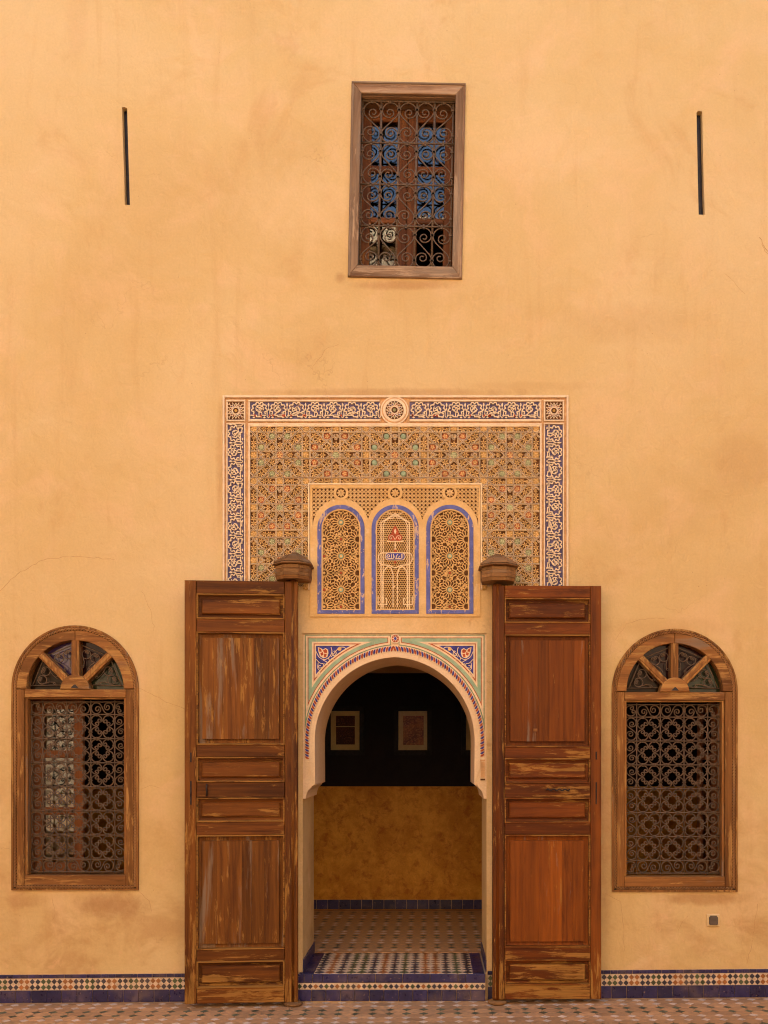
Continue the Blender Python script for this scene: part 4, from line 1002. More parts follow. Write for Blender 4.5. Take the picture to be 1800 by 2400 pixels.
TD = {k: MB().tile(lozenge(cw/2-.0008, rh/2-.0008), -.0045, .001, .0006).mesh('lozenge', M[k+'_tile']) for k in DM}
cseq = ['navy', 'orange', 'navy', 'green', 'green', 'navy', 'orange', 'navy', 'green', 'navy', 'orange', 'orange', 'navy', 'green', 'navy']
for i in range(NC):
    for j in range(NR):
        inst('mosaic_tile', TD[cseq[i]], step, lpos(step, tx0+(i+.5)*cw, ty0+(j+.5)*rh, ST-.005+jit(.0004)), (R(-90)+jit(.01), 0, 0))
        if i < NC-1 and j < NR-1: inst('mosaic_tile', TW, step, lpos(step, tx0+(i+1)*cw, ty0+(j+1)*rh, ST-.005+jit(.0004)), (R(-90)+jit(.01), 0, 0))
flat(MB().tile([(tx0, ty0), (tx1, ty0), (tx1, ty1), (tx0, ty1)], -.001, .002, 0), 'mosaic_bed', M['white_tile'], step, ST-.005)
# blue skirting on the two jambs
for sgn in (-1, 1):
    xw = X(PORT[0]) if sgn < 0 else X(PORT[1])
    for j in range(6):
        y0 = .004+(WT-.01)*j/6; y1 = .004+(WT-.01)*(j+1)/6
        MB().box(min(xw, xw-sgn*.008), max(xw, xw-sgn*.008), y0+.001, y1-.001, ST, ST+.076+jit(.001)).build('jamb_tile', M['blue_tile'], step)

# ================================================================== door leaves
def leaf_door(name, label, hinge_px, outer_px, y, ang, top, bot, cols, rows, mats, seed):
    """cols: (hinge stile inner px, outer stile inner px); rows: py edges of the rails and panels"""
    rg = random.Random(seed); yy = y-.02
    hx = X(hinge_px, yy); sg = 1 if outer_px > hinge_px else -1
    zb = Z(bot, yy); t = thing(name, label, 'door', (hx, y, zb), (0, 0, R(ang)))
    U = lambda px: X(px, yy)-hx; V = lambda py: Z(py, yy)-zb
    f, b = -.0275, .0275
    def bx(nm, x0, x1, z0, z1, m, ff=f, c=.0035): return MB().cbox(min(x0, x1), max(x0, x1), ff, b, z0, z1, c).build(nm, m, t, (0, 0, 0))
    uh0, uh1 = U(hinge_px)+sg*-.036, U(cols[0]); uo0, uo1 = U(cols[1]), U(outer_px)
    bx('hinge_stile', uh0, uh1-sg*.0008, 0, V(top), mats[0]); bx('stile', uo0+sg*.0008, uo1, 0, V(top), mats[0])
    # rounded heel of the pivot
    mb = MB(); L = [[(uh0+sg*.03+.030*math.cos(q*PI/6), .030*math.sin(q*PI/6), z) for q in range(12)] for z in (0, V(top)+.01)]; mb.loft(L).build('pivot_post', mats[0], t, (0, 0, 0), True)
    x0, x1 = sorted((uh1, uo0))
    for (a, c_, kind) in rows:
        za, zc = V(c_), V(a)
        if kind == 'rail': bx('rail', x0+.0012, x1-.0012, za, zc, mats[1], f+.002)
        else:
            big = zc-za > .5; m = mats[2] if big else mats[1]; e = .036 if big else .030
            mo = MB().rings([(x0, x1, za, zc, f+.004), (x0+.002, x1-.002, za+.002, zc-.002, f-.002), (x0+.008, x1-.008, za+.008, zc-.008, f-.0015), (x0+.011, x1-.011, za+.011, zc-.011, f+.026)], cap=False)
            pn = MB().rings([(x0+.009, x1-.009, za+.009, zc-.009, f+.0265), (x0+.016, x1-.016, za+.016, zc-.016, f+.029),
                             (x0+e, x1-e, za+e, zc-e, f+.031)]).build('panel', m, t, (0, 0, 0)); mo.build('moulding', mats[3], pn, (0, 0, 0))
            fx0, fx1, fz0, fz1 = x0+e, x1-e, za+e*1.05, zc-e*1.05
            if not big: MB().rings([(fx0, fx1, fz0, fz1, f+.032), (fx0+.0005, fx1-.0005, fz0+.0005, fz1-.0005, f+.014), (fx0+.008, fx1-.008, fz0+.008, fz1-.008, f+.007)]).build('raised_field', m, pn, (0, 0, 0))
            else:
                n_ = 6; ws = [rg.uniform(.7, 1.3) for _ in range(n_)]; s_ = sum(ws); xx = fx0
                for w in ws:
                    xe = xx+(fx1-fx0)*w/s_
                    MB().cbox(xx+.0003, xe-.0003, f+.0075+rg.uniform(-.0006, .0006), f+.032, fz0, fz1, .0005).build('plank', m, pn, (0, 0, 0)); xx = xe
    return t, U, V, f
k7 = lambda v: 1300+v/2.011
rowsA = [(k7(127), k7(188), 'rail'), (k7(188), k7(307), 'panel'), (k7(307), k7(367), 'rail'), (k7(367), k7(897), 'panel'), (k7(897), k7(953), 'rail'), (k7(953), k7(1072), 'panel'), (k7(1072), k7(1144), 'rail'),
         (k7(1144), k7(1258), 'panel'), (k7(1258), k7(1319), 'rail'), (k7(1319), k7(1857), 'panel'), (k7(1857), k7(1910), 'rail'), (k7(1910), k7(2037), 'panel'), (k7(2037), k7(2108), 'rail')]
doorA, UA, VA, fA = leaf_door('door_leaf', 'badly worn brown panelled door leaf with grey flaking boards, folded open', 684, 436.5, -.115, 4.0, k7(127), k7(2108), (667, 463.5), rowsA, (M['doorA_v'], M['doorA_h'], M['doorA_p'], M['doorA_m']), 3)
rowsB = [(k7(146), k7(204), 'rail'), (k7(204), k7(322), 'panel'), (k7(322), k7(376), 'rail'), (k7(376), k7(908), 'panel'), (k7(908), k7(959), 'rail'), (k7(959), k7(1078), 'panel'), (k7(1078), k7(1145), 'rail'),
         (k7(1145), k7(1264), 'panel'), (k7(1264), k7(1320), 'rail'), (k7(1320), k7(1852), 'panel'), (k7(1852), k7(1908), 'rail'), (k7(1908), k7(2030), 'panel'), (k7(2030), k7(2096), 'rail')]
doorB, UB, VB, fB = leaf_door('door_leaf', 'smoother red brown panelled door leaf with a twisted iron pull, folded open', 1168, 1409.5, -.115, 1.0, k7(146), k7(2096), (1182.5, 1384), rowsB, (M['doorB_v'], M['doorB_h'], M['doorB_p'], M['doorB_m']), 8)
def iron(t, nm, pts, r=.005): MB().tube(pts, r, 6).build(nm, M['iron_dark'], t, (0, 0, 0), True)
u0, v0 = UA(487.5), VA(1850); iron(doorA, 'latch', [(u0, fA-.004, v0+.035), (u0, fA-.014, v0+.01), (u0+.003, fA-.014, v0-.01), (u0, fA-.004, v0-.04)], .0055)
for py, hh in ((1775, .03), (1848, .05), (1872, .035)):
    u0, v0 = UA(451), VA(py); MB().cbox(u0-.0045, u0+.0045, fA-.003, fA+.004, v0-hh, v0+hh, .001).build('lock_plate', M['iron_dark'], doorA, (0, 0, 0))
u0, u1, v0 = UB(1280), UB(1334), VB(1851); pts = [(u0+(u1-u0)*i/16, fB-.012-.010*math.sin(PI*i/16), v0+.006*math.sin(i*1.6)) for i in range(17)]
iron(doorB, 'pull_handle', [(u0, fB+.004, v0)]+pts+[(u1, fB+.004, v0)], .0048)
for py, hh in ((1771, .025), (1850, .045), (1872, .035)):
    u0, v0 = UB(1397.5), VB(py); MB().cbox(u0-.0045, u0+.0045, fB-.003, fB+.004, v0-hh, v0+hh, .001).build('lock_plate', M['iron_dark'], doorB, (0, 0, 0))
u0, v0 = UB(1254.5), VB(1711); MB().cbox(u0-.012, u0+.012, fB+.0015, fB+.008, v0-.009, v0+.009, .001).build('repair_patch', M['win_h'], doorB, (0, 0, 0))
for t, sg in ((doorA, 1), (doorB, -1)):                                 # foot bearing ring under each pivot
    x = t.location[0]+sg*.006; mb = MB(); L = []
    for r, z in ((.052, 0), (.060, .006), (.060, .016), (.050, .022), (.036, .024)): L.append([(x+r*math.cos(q*PI/8), t.location[1]+r*math.sin(q*PI/8), floor_z(x)+.002+z) for q in range(16)])
    o = mb.loft(L).build('pivot_block', M['socket_wood'], None, None, True)
    tag(o, 'low round wooden pivot block on the floor under the ' + ('worn brown door leaf' if sg > 0 else 'red brown door leaf'), 'pivot block')

# ================================================================== wooden pivot sockets over the leaves
def socket_box(cx, apex, eave, bead, bottom, label):
    y = -.11; s = thing('door_socket', label, 'socket', (X(cx, y), 0, Z(bottom, y)))
    x0 = X(cx, y); hw, fw, dp = .113, .047, .215
    def ring(k, z, d=0.0): return [(x0-hw*k, .0, z), (x0-hw*k, -(dp-.066)*k-d, z), (x0-fw*k, -dp*k-d, z), (x0+fw*k, -dp*k-d, z), (x0+hw*k, -(dp-.066)*k-d, z), (x0+hw*k, .0, z)]
    zt, ze, zbd, zb = Z(apex, y), Z(eave, y), Z(bead, y), Z(bottom, y)
    cap = [ring(.10, zt), ring(.40, zt-(zt-ze)*.28), ring(.72, zt-(zt-ze)*.60), ring(1.02, ze+.004), ring(1.04, ze-.006)]
    MB().loft(cap[::-1]).build('cap', M['socket_wood'], s)
    seam = MB()
    for xx in (-fw, fw): seam.tube([(x0+xx*.14, -dp*.12-.002, zt-.004), (x0+xx*.72, -dp*.72-.002, zt-(zt-ze)*.60), (x0+xx*1.02, -dp*1.02-.002, ze+.004)], .0022, 4)
    seam.build('cap_rib', M['socket_wood'], s)
    MB().loft([ring(.93, ze-.007), ring(.99, ze-.013), ring(.99, zbd+.006), ring(.93, zbd)][::-1]).build('bead', M['socket_wood'], s)
    rp = MB().tube([Vector(p)+Vector((0, -.003, 0)) for p in ring(.985, (ze+zbd)/2-.004)], .0085, 8, False, 170).build('rope_bead', M['socket_wood'], s, None, True)
    n = 4; zs = [zbd-(zbd-zb)*i/n for i in range(n+1)]
    for i in range(n): MB().loft([ring(.955-.006*(i % 2), zs[i]-.0008), ring(.955-.006*(i % 2)-(.05 if i == n-1 else 0), zs[i+1]+.0008)][::-1]).build('block_course', M['socket_wood'], s)
    return s
socket_box(687, 1287, 1320, 1329, 1361, 'octagonal wooden pivot socket with a pointed cap over the worn brown door leaf')
socket_box(1168, 1291, 1324, 1333, 1365, 'octagonal wooden pivot socket with a pointed cap over the red brown door leaf')

# ================================================================== iron scroll grilles and windows
def bar(p, q, r): return MB().tube([p, q], r, 6)
C_ME, S_ME = {}, {}
def c_mesh(r):
    if r not in C_ME: C_ME[r] = MB().tube([(p[0], 0, p[1]) for p in c_scroll(r)], .0040, 6).mesh('scroll', M['iron'], True)
    return C_ME[r]
def s_mesh(w, h, r=.0039):
    k = (round(w, 4), round(h, 4), r)
    if k not in S_ME: S_ME[k] = MB().tube([(p[0], 0, p[1]) for p in s_scroll(w, h)], r, 6).mesh('scroll', M['iron'], True)
    return S_ME[k]

def casement(parent, hx, hy, z0, z1, w, ang, glass='glass', seed=0):
    """inward opening leaf, hinge at hx; w signed; three panes"""
    loc = lpos(parent, hx, hy, z0); H_ = z1-z0; sg = 1 if w > 0 else -1; w = abs(w)
    fr = MB(); sw = .062
    rails = [0, .07, H_*.335, H_*.335+.05, H_*.665, H_*.665+.05, H_-.06, H_]
    xa = lambda a, b: (a, b) if sg > 0 else (-b, -a)
    for a, b in ((0, sw), (w-sw, w)): q = xa(a, b); fr.cbox(q[0], q[1], -.02, .02, 0, H_, .004)
    for i in range(0, 8, 2): q = xa(sw+.0005, w-sw-.0005); fr.cbox(q[0], q[1], -.0185, .0185, rails[i], rails[i+1], .004)
    o = inst('casement', fr.mesh('casement', M['sash_v']), parent, loc, (0, 0, R(ang)))
    for i in range(1, 7, 2): q = xa(sw-.004, w-sw+.004); inst('pane', MB().box(q[0], q[1], -.002, .002, rails[i]-.003, rails[i+1]+.003).mesh('pane', M[glass]), o, (0, 0, 0), (jit(.012), 0, jit(.012)))
    return o

def arched_window(key, label, glasses, leaves):
    cx, r0, s, b = WIN[key]; t = thing('arched_window', label, 'window', (X(cx), 0, Z(b)), group=None)
    def pt(dx, py): return XZ((cx+dx, py))
    k = r0/148.5
    def ringarc(ra, rb_, a0, a1, n=16):
        return [XZ((cx-ra*math.cos(R(a0+(a1-a0)*i/n)), s-ra*math.sin(R(a0+(a1-a0)*i/n)))) for i in range(n+1)] + [XZ((cx-rb_*math.cos(R(a1+(a0-a1)*i/n)), s-rb_*math.sin(R(a1+(a0-a1)*i/n)))) for i in range(n+1)]
    r1, r2, r3, r4 = 144*k, 137*k, 119*k, 113*k
    def rect(x0, x1, y0, y1, f, bk, nm, m, c=.003): return MB().cbox(X(cx+x0), X(cx+x1), f, bk, Z(y1), Z(y0), c).build(nm, M[m], t)
    # outer lip
    lip = [pt(-r0, b)] + [XZ((cx-r0*math.cos(R(a)), s-r0*math.sin(R(a)))) for a in range(0, 181, 5)] + [pt(r0, b)]
    lin = [pt(-r1, b-4)] + [XZ((cx-r1*math.cos(R(a)), s-r1*math.sin(R(a)))) for a in range(0, 181, 5)] + [pt(r1, b-4)]
    MB().plate(lip, [lin], -.014, .02, back=False).build('outer_lip', M['win_v'], t)
    lin2 = [pt(-r2, b-11)] + [XZ((cx-r2*math.cos(R(a)), s-r2*math.sin(R(a)))) for a in range(0, 181, 5)] + [pt(r2, b-11)]
    MB().plate(lin, [lin2], -.001, .02, back=False).build('rope_bed', M['rope_dark'], t)
    # rope moulding
    rr = (r1+r2)/2; path = []
    for i in range(60): path.append((cx-rr, (b-7.5)-(b-7.5-s)*i/60))
    for i in range(80): a = R(180*i/80); path.append((cx-rr*math.cos(a), s-rr*math.sin(a)))
    for i in range(61): path.append((cx+rr, s+(b-7.5-s)*i/60))
    def dens(pp, st=.004):
        out = []
        for i in range(len(pp)-1):
            A, B = pp[i], pp[i+1]; n = max(1, int(math.hypot(B[0]-A[0], B[1]-A[1])/st))
            out += [(A[0]+(B[0]-A[0])*q/n, A[1]+(B[1]-A[1])*q/n) for q in range(n)]
        return out+[pp[-1]]
    def rope_on(line, mk):
        mb = MB()
        for ph in (0, PI):
            out = []; d = 0.0
            for i, p in enumerate(line):
                q = line[min(i+1, len(line)-1)]; o_ = line[max(i-1, 0)]; tx, tz = norm2(q[0]-o_[0], q[1]-o_[1])
                if i: d += math.hypot(p[0]-line[i-1][0], p[1]-line[i-1][1])
                an = ph+d*2*PI/.040; ro = .0062*math.cos(an); out.append((p[0]-tz*ro, -.006+.0050*math.sin(an), p[1]+tx*ro))
            mb.tube(out, .0046, 6)
        mb.build('rope_moulding', M[mk], t, None, True)
    P3 = [(p[0], -.006, p[1]) for p in dens([XZ(p) for p in path])]
    rope_on([(p[0], p[2]) for p in P3], 'rope_light')
    P3 = [(p[0], -.006, p[1]) for p in dens([pt(-rr+3, b-7.5), pt(rr-3, b-7.5)])]
    rope_on([(p[0], p[2]) for p in P3], 'rope_light')
    # jambs, arch halves, sill, transom
    for sg in (-1, 1):
        a, c_ = sorted((sg*r2, sg*r3)); rect(a+.3, c_-.3, s+1.2, b-11.3, -.010, .10, 'jamb', 'win_v')
        a, c_ = sorted((sg*(r3-.3), sg*r4)); rect(a, c_, s+20.5, b-35.5, .004, .10, 'jamb_liner', 'win_v', .002)
    MB().tile(ringarc(r2, r4+1, .2, 89.8), -.0105, .10, .003).build('arch_rail', M['win_h'], t); MB().tile(ringarc(r2, r4+1, 90.2, 179.8), -.0105, .10, .003).build('arch_rail', M['win_h'], t)
    rect(-r3+.4, r3-.4, s+1.2, s+20, -.0075, .10, 'transom', 'win_h'); rect(-r3+.4, r3-.4, b-35, b-11.3, -.0085, .10, 'sill_rail', 'win_h')
    rect(-r4, r4, s+20.3, s+24, .006, .10, 'transom_bead', 'win_h', .002)
    # fanlight: hub, spokes, panes, small scroll work
    hub = [pt(-35, s+.9)] + [XZ((cx-34*math.cos(R(a)), s+.9-34*math.sin(R(a)))) for a in range(6, 175, 8)] + [pt(36, s+.9)]
    MB().tile(hub, -.016, .08, .004).build('hub', M['win_h'], t)
    MB().tile([pt(-9, s-2), pt(9, s-2), pt(2, s-10), pt(-1, s-10)], -.0175, -.01, 0).build('hub_notch', M['slit'], t)
    for a in (45, 90, 135):
        w = 9.0 if a == 90 else 8.2; d = (-math.cos(R(a)), -math.sin(R(a))); nn = (-d[1], d[0])
        q = [(cx+d[0]*l+nn[0]*w*e, s+d[1]*l+nn[1]*w*e) for l, e in ((29, -1), (r4+3, -1), (r4+3, 1), (29, 1))]
        MB().tile([XZ(p) for p in q], -.0065, .09, .003).build('spoke', M['win_v'], t)
        q = [(cx+d[0]*l+nn[0]*w*e*.45, s+d[1]*l+nn[1]*w*e*.45) for l, e in ((30, -1), (r4+1, -1), (r4+1, 1), (30, 1))]
        MB().tile([XZ(p) for p in q], -.010, -.004, .002).build('spoke_bead', M['win_v'], t)
    for q, gl in enumerate(glasses):
        a0, a1 = 45*q+4.5, 45*q+40.5
        sec = [XZ((cx-r4*math.cos(R(a0+(a1-a0)*i/8)), s-r4*math.sin(R(a0+(a1-a0)*i/8)))) for i in range(9)] + [XZ((cx-31*math.cos(R(a1)), s-31*math.sin(R(a1)))), XZ((cx-31*math.cos(R(a0)), s-31*math.sin(R(a0))))]
        sec = [XZ((cx-(r4+4)*math.cos(R(45*q+45*i/8)), s-(r4+4)*math.sin(R(45*q+45*i/8)))) for i in range(9)] + [XZ((cx-20*math.cos(R(45*q+45)), s-20*math.sin(R(45*q+45)))), XZ((cx-20*math.cos(R(45*q)), s-20*math.sin(R(45*q))))]
        MB().tile(sec, .060, .064, 0).build('stained_pane', M[gl], t)
        am = R(45*q+22.5); fg = MB(); yq = .026
        def P(rad, off): 
            return (X(cx-rad*math.cos(am)+off*math.sin(am)), yq, Z(s-rad*math.sin(am)-off*math.cos(am)))
        c3 = [P(42, -6), P(42, 6), P(102, 33), P(102, -33)]
        fg.tube([P(38, -5), P(104, -34)], .0034, 5); fg.tube([P(38, 5), P(104, 34)], .0034, 5); fg.tube([P(100, -33), P(100, 33)], .0034, 5)
        o = fg.build('fan_grille', M['iron'], t, None, True)
        for sg in (-1, 1):
            cs = MB().tube([P(78+6+p[1]*360+0, sg*(11+p[0]*360*1)) for p in c_scroll(.0285, 150, 420)], .0032, 5).build('scroll', M['iron'], o, None, True)
            lk = MB().tube([P(82, sg*21), P(66, sg*9), P(54, sg*5), P(50, sg*8), P(54, sg*10.5), P(57, sg*8)], .0030, 5).build('scroll', M['iron'], o, None, True)
    # main grille
    gy = .052; xs = [v*k for v in (-111.5, -84.8, -28.3, 28.3, 84.8, 111.5)]; zs = [s+29.6+v for v in (0, 29.7)] + [s+59.3+57*k*i for i in range(1, 7)]; zs.append(zs[-1]+30)
    g = MB()
    for x in xs: g.tube([(X(cx+x), gy+.004, Z(s+24)), (X(cx+x), gy+.004, Z(b-36))], .0042, 6)
    go = g.build('grille', M['iron'], t, None, True)
    for z in zs: MB().tube([(X(cx-114*k), gy-.003, Z(z)), (X(cx+114*k), gy-.003, Z(z))], .0044, 6).build('bar', M['iron'], go, None, True)
    rC = round(.223*57*k*PX, 5); cm = c_mesh(rC); col = MB()
    for i in range(1, 4):
        for j in range(1, 7):
            ccx = (xs[i]+xs[i+1])/2; ccz = (zs[j]+zs[j+1])/2
            for sx in (-1, 1):
                for sz in (-1, 1):
                    x = X(cx+ccx+sx*14.0*k); z = Z(ccz+sz*14.0*k)
                    a = math.degrees(math.atan2(-(-sz), -sx))         # opening towards the cell centre (sz>0 is down)
                    inst('scroll', cm, go, lpos(go, x+jit(.0015), gy, z+jit(.0015)), (0, -R(a-90)+jit(.12), 0))
            for (ux, uz) in ((0, 27.5), (0, -27.5), (27.5, 0), (-27.5, 0)):
                for e in (-13, 13):
                    px, pz = (cx+ccx+e*k, ccz+uz*k) if ux == 0 else (cx+ccx+ux*k, ccz+e*k)
                    w_, h_ = (.004, .009) if ux == 0 else (.009, .004)
                    col.box(X(px)-w_, X(px)+w_, gy-.008, gy+.008, Z(pz)-h_, Z(pz)+h_)
            for (ux, uz) in ((0, 15), (0, -15), (15, 0), (-15, 0)):
                col.box(X(cx+ccx+ux*k)-.005, X(cx+ccx+ux*k)+.005, gy-.006, gy+.006, Z(ccz+uz*k)-.0045, Z(ccz+uz*k)+.0045)
    for i, fl in ((0, 1), (4, -1)):
        w = (xs[i+1]-xs[i]-3)*PX; x = X(cx+(xs[i]+xs[i+1])/2)
        for j in range(1, 7): inst('scroll', s_mesh(w, (57*k-4)*PX), go, lpos(go, x, gy, Z((zs[j]+zs[j+1])/2)), (0, 0, R(180)*(1 if (j % 2 == 0) == (fl > 0) else 0)))
        for j in (0, 7): inst('scroll', c_mesh(.034), go, lpos(go, x-fl*.004, gy, Z((zs[j]+zs[j+1])/2)), (0, R(fl*90+(25 if j else -25)), 0))
    for i in range(1, 4):
        for j in (0, 7):
            w = (zs[j+1]-zs[j]-3.4)*PX; o = inst('scroll', s_mesh(w, 52.5*k*PX), go, lpos(go, X(cx+(xs[i]+xs[i+1])/2), gy, Z((zs[j]+zs[j+1])/2)), (0, R(90), 0))
            if (i+j) % 2: o.rotation_euler = (R(180), R(90), 0)
    tag(col.build('collars', M['iron'], go), kind='stuff')
    z0, z1 = Z(b-33), Z(s+22); xl, xr = X(cx-r3+2), X(cx+r3-2); wleaf = (xr-xl)/2
    MB().cbox(xl-.03, xl, .10, .17, z0, z1, .003).build('casement_post', M['sash_v'], t); MB().cbox(xr, xr+.03, .10, .17, z0, z1, .003).build('casement_post', M['sash_v'], t)
    casement(t, xl, .145, z0+.004, z1-.004, wleaf, leaves[0]); casement(t, xr, .145, z0+.004, z1-.004, -wleaf, leaves[1])
    return t
arched_window('a', 'arched timber window with iron scrollwork, a violet fanlight pane and pale reflections', ['glass_amber', 'glass_violet', 'glass_red', 'glass_green'], (0, -84))
arched_window('b', 'arched timber window with iron scrollwork and dark panes beside the power socket', ['glass_amber', 'glass_red', 'glass_red', 'glass_green'], (82, -86))

# upper window: everything in local px about its centre, leaning a little
upw = thing('upper_window', 'weathered timber window with iron scroll grille high on the plain wall', 'window', (X(UWC[0]), 0, Z(UWC[1])), (0, UWR, 0))
O0 = (0, 0, 0)
def lw(p): return (p[0]*PX, p[1]*PX)
hw, hh = UWH; iw, ih = 110.5, 201.0
fr_mem = [('frame_rail', [(-hw, hh), (hw, hh), (iw, ih), (-iw, ih)], 'old_h'), ('frame_rail', [(-hw, -hh), (hw, -hh), (iw, -ih+0), (-iw, -ih)], 'old_h'),
          ('frame_stile', [(-hw, -hh), (-hw, hh), (-iw, ih), (-iw, -ih)], 'old_v'), ('frame_stile', [(hw, -hh), (hw, hh), (iw, ih), (iw, -ih)], 'old_v')]
for nm, pl, m in fr_mem:
    pl = [lw(p) for p in pl]; MB().tile(pl, -.016, .07, .0035).build(nm, M[m], upw, O0)
for nm, x0, x1, z0, z1, m in (('edge_bead', -hw+1, hw-1, hh-6, hh-1, 'old_h'), ('edge_bead', -hw+1, -hw+6, -hh+1, hh-7, 'old_v'), ('edge_bead', hw-6, hw-1, -hh+1, hh-7, 'old_v')):
    MB().cbox(x0*PX, x1*PX, -.0215, -.012, z0*PX, z1*PX, .003).build(nm, M[m], upw, O0)
MB().cbox(-iw*PX, iw*PX, .012, .30, (ih-1)*PX, (ih+8)*PX, .002).build('lintel_board', M['old_h'], upw, O0)
for s_ in (-1, 1): MB().cbox(min(s_*iw, s_*(iw+8))*PX, max(s_*iw, s_*(iw+8))*PX, .071, .30, -ih*PX, ih*PX, .002).build('reveal_board', M['old_v'], upw, O0)
MB().cbox(-iw*PX, iw*PX, .071, .30, (-ih-8)*PX, -ih*PX, .002).build('sill_board', M['old_h'], upw, O0)
gx = [-108, -64, -22, 20.5, 62, 105.5]; gz = [196, 98, 0, -98, -197]; gy = .045; g = MB()
for x in gx: g.tube([(x*PX, gy+.003, -200*PX), (x*PX, gy+.003, 200*PX)], .0080 if -100 < x < 100 else .0060, 6)
ug = g.build('grille', M['iron'], upw, O0, True); col = MB()
for z in gz[:-1]: MB().tube([(-110*PX, gy-.004, z*PX), (110*PX, gy-.006, z*PX)], .0058, 6).build('bar', M['iron'], ug, O0, True)
for i in range(5):
    for j in range(4):
        x = (gx[i]+gx[i+1])/2; z = (gz[j]+gz[j+1])/2; w = (gx[i+1]-gx[i]-3.5)*PX; h_ = (gz[j]-gz[j+1]-4)*PX
        fl = (i+j+(i == 4)) % 2
        inst('scroll', s_mesh(w, h_, .0044), ug, (x*PX+jit(.001), gy-.001, z*PX+jit(.002)), (0, jit(.03), R(180)*fl))
        for zz in (gz[j]-2, gz[j+1]+2): col.box(x*PX-.006, x*PX+.006, gy-.010, gy+.008, zz*PX-.009, zz*PX+.009)
        for xx in (gx[i]+1, gx[i+1]-1):
            for e in (30, -30): col.box(xx*PX-.010, xx*PX+.010, gy-.008, gy+.010, (z+e)*PX-.005, (z+e)*PX+.005)
tag(col.build('collars', M['iron'], ug, O0), kind='stuff')
SY = .13
def us(nm, x0, x1, z0, z1, m, d=.0, par=None): return MB().cbox(x0*PX, x1*PX, SY-d, SY+.045, z0*PX, z1*PX, .004).build(nm, M[m], par or upw, O0)
sash = MB()
for (x0, x1) in ((-110, -88), (-26, -1.2), (-.4, 24), (88, 110)):
    sash.cbox(x0*PX, x1*PX, SY, SY+.045, -200*PX, 200*PX, .004)
so = sash.build('sash', M['sash_v'], upw, O0)
for (x0, x1) in ((-87.8, -26.2), (24.2, 87.8)):
    for (z0, z1) in ((172, 200), (52, 66), (-72, -58), (-200, -186)): us('sash_rail', x0, x1, z0, z1, 'sash_h', -.002, so)
    for k, (z0, z1) in enumerate(((66, 172), (-58, 52), (-186, -72))):
        if x0 > 0 and k == 2: continue                                # this pane is missing: the dark room shows
        inst('pane', MB().box((x0-2)*PX, (x1+2)*PX, SY+.018, SY+.021, (z0-2)*PX, (z1+2)*PX).mesh('pane', M['glass']), so, (0, 0, 0), (jit(.006), 0, jit(.006)))

# ================================================================== power socket
ps = thing('power_socket', 'small square power socket with a dark cover low on the wall', 'power socket', (X(1670.5), 0, Z(2156)))
MB().cbox(X(1656), X(1685.5), -.012, .002, Z(2170.5), Z(2142), .003).build('housing', M['plastic_pale'], ps)
MB().tile([XZ(p) for p in [(1660.5, 2165), (1660.5, 2149), (1663, 2147), (1663, 2145), (1678.5, 2145), (1678.5, 2147), (1681, 2149), (1681, 2165), (1679, 2166.5), (1662.5, 2166.5)]], -.022, -.011, .003).build('cover', M['plastic_dark'], ps)

# ================================================================== gallery behind the wall
BY = 0.403*CAM_D; GX0, GX1 = -3.7, 2.9; GF = ST-.004
gw = tag(inst('gallery_wall', None), kind='structure')
zb_ = lambda py: Z(py, BY); xb_ = lambda px: X(px, BY)
MB().box(GX0, GX1, BY, BY+.1, GF-.1, zb_(1843)).build('ochre_dado', M['tadelakt'], gw)
MB().box(GX0, GX1, BY+.004, BY+.1, zb_(1578)+.0005, 3.3).build('plain_wall', M['ceiling'], gw)
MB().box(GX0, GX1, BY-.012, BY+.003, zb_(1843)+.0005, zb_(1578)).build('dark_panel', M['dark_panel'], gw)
for x in np.arange(GX0+.05, GX1, .1025):
    if xb_(600) < x < xb_(1260): MB().cbox(x-.0496, x+.0496, BY-.010+jit(.0008), BY, GF+.002, GF+.087, .0015).build('skirting_tile', M['blue_tile'], gw)
sk = MB()
for x in np.arange(GX0+.05, GX1, .1025):
    if not (xb_(600) < x < xb_(1260)): sk.cbox(x-.0496, x+.0496, BY-.010, BY, GF+.002, GF+.087, .0015)
tag(sk.build('skirting_row', M['blue_tile'], gw), kind='stuff')
MB().box(GX0, GX1, BY-.003, BY, GF+.002, GF+.0865).build('skirting_bed', M['mortar'], gw)
gs = tag(inst('gallery_shell', None), kind='structure')
MB().box(GX0-.1, GX0, WT, BY+.1, GF-.1, 3.3).build('end_wall', M['tadelakt'], gs); MB().box(GX1, GX1+.1, WT, BY+.1, GF-.1, 3.3).build('end_wall', M['tadelakt'], gs)
MB().box(GX0-.1, GX1+.1, WT, BY+.1, 3.3, 3.4).build('ceiling', M['ceiling'], gs)
gfl = tag(MB().box(GX0-.1, GX1+.1, WT+.001, BY+.1, GF-.12, GF-.004).build('gallery_floor', M['floor_joint']), kind='structure')
A_, B_, PXI, PYI = .0300, .0275, .1055, .0873
def octagon(px=PXI, py=PYI, a=A_, b=B_, g=.0008):
    hx, hy = px/2, py/2
    return [(-hx+a, -hy+g), (hx-a, -hy+g), (hx-g, -hy+b), (hx-g, hy-b), (hx-a, hy-g), (-hx+a, hy-g), (-hx+g, hy-b), (-hx+g, -hy+b)]
OCT = octagon(); LOZ = lozenge(A_-.0008, B_-.0008)
ROWC = ['white', 'white', 'green', 'green']
gl = {'terracotta': MB(), 'white': MB(), 'green': MB()}
ny = int((BY-WT)/PYI)+1; nx = int((GX1-GX0)/PXI)
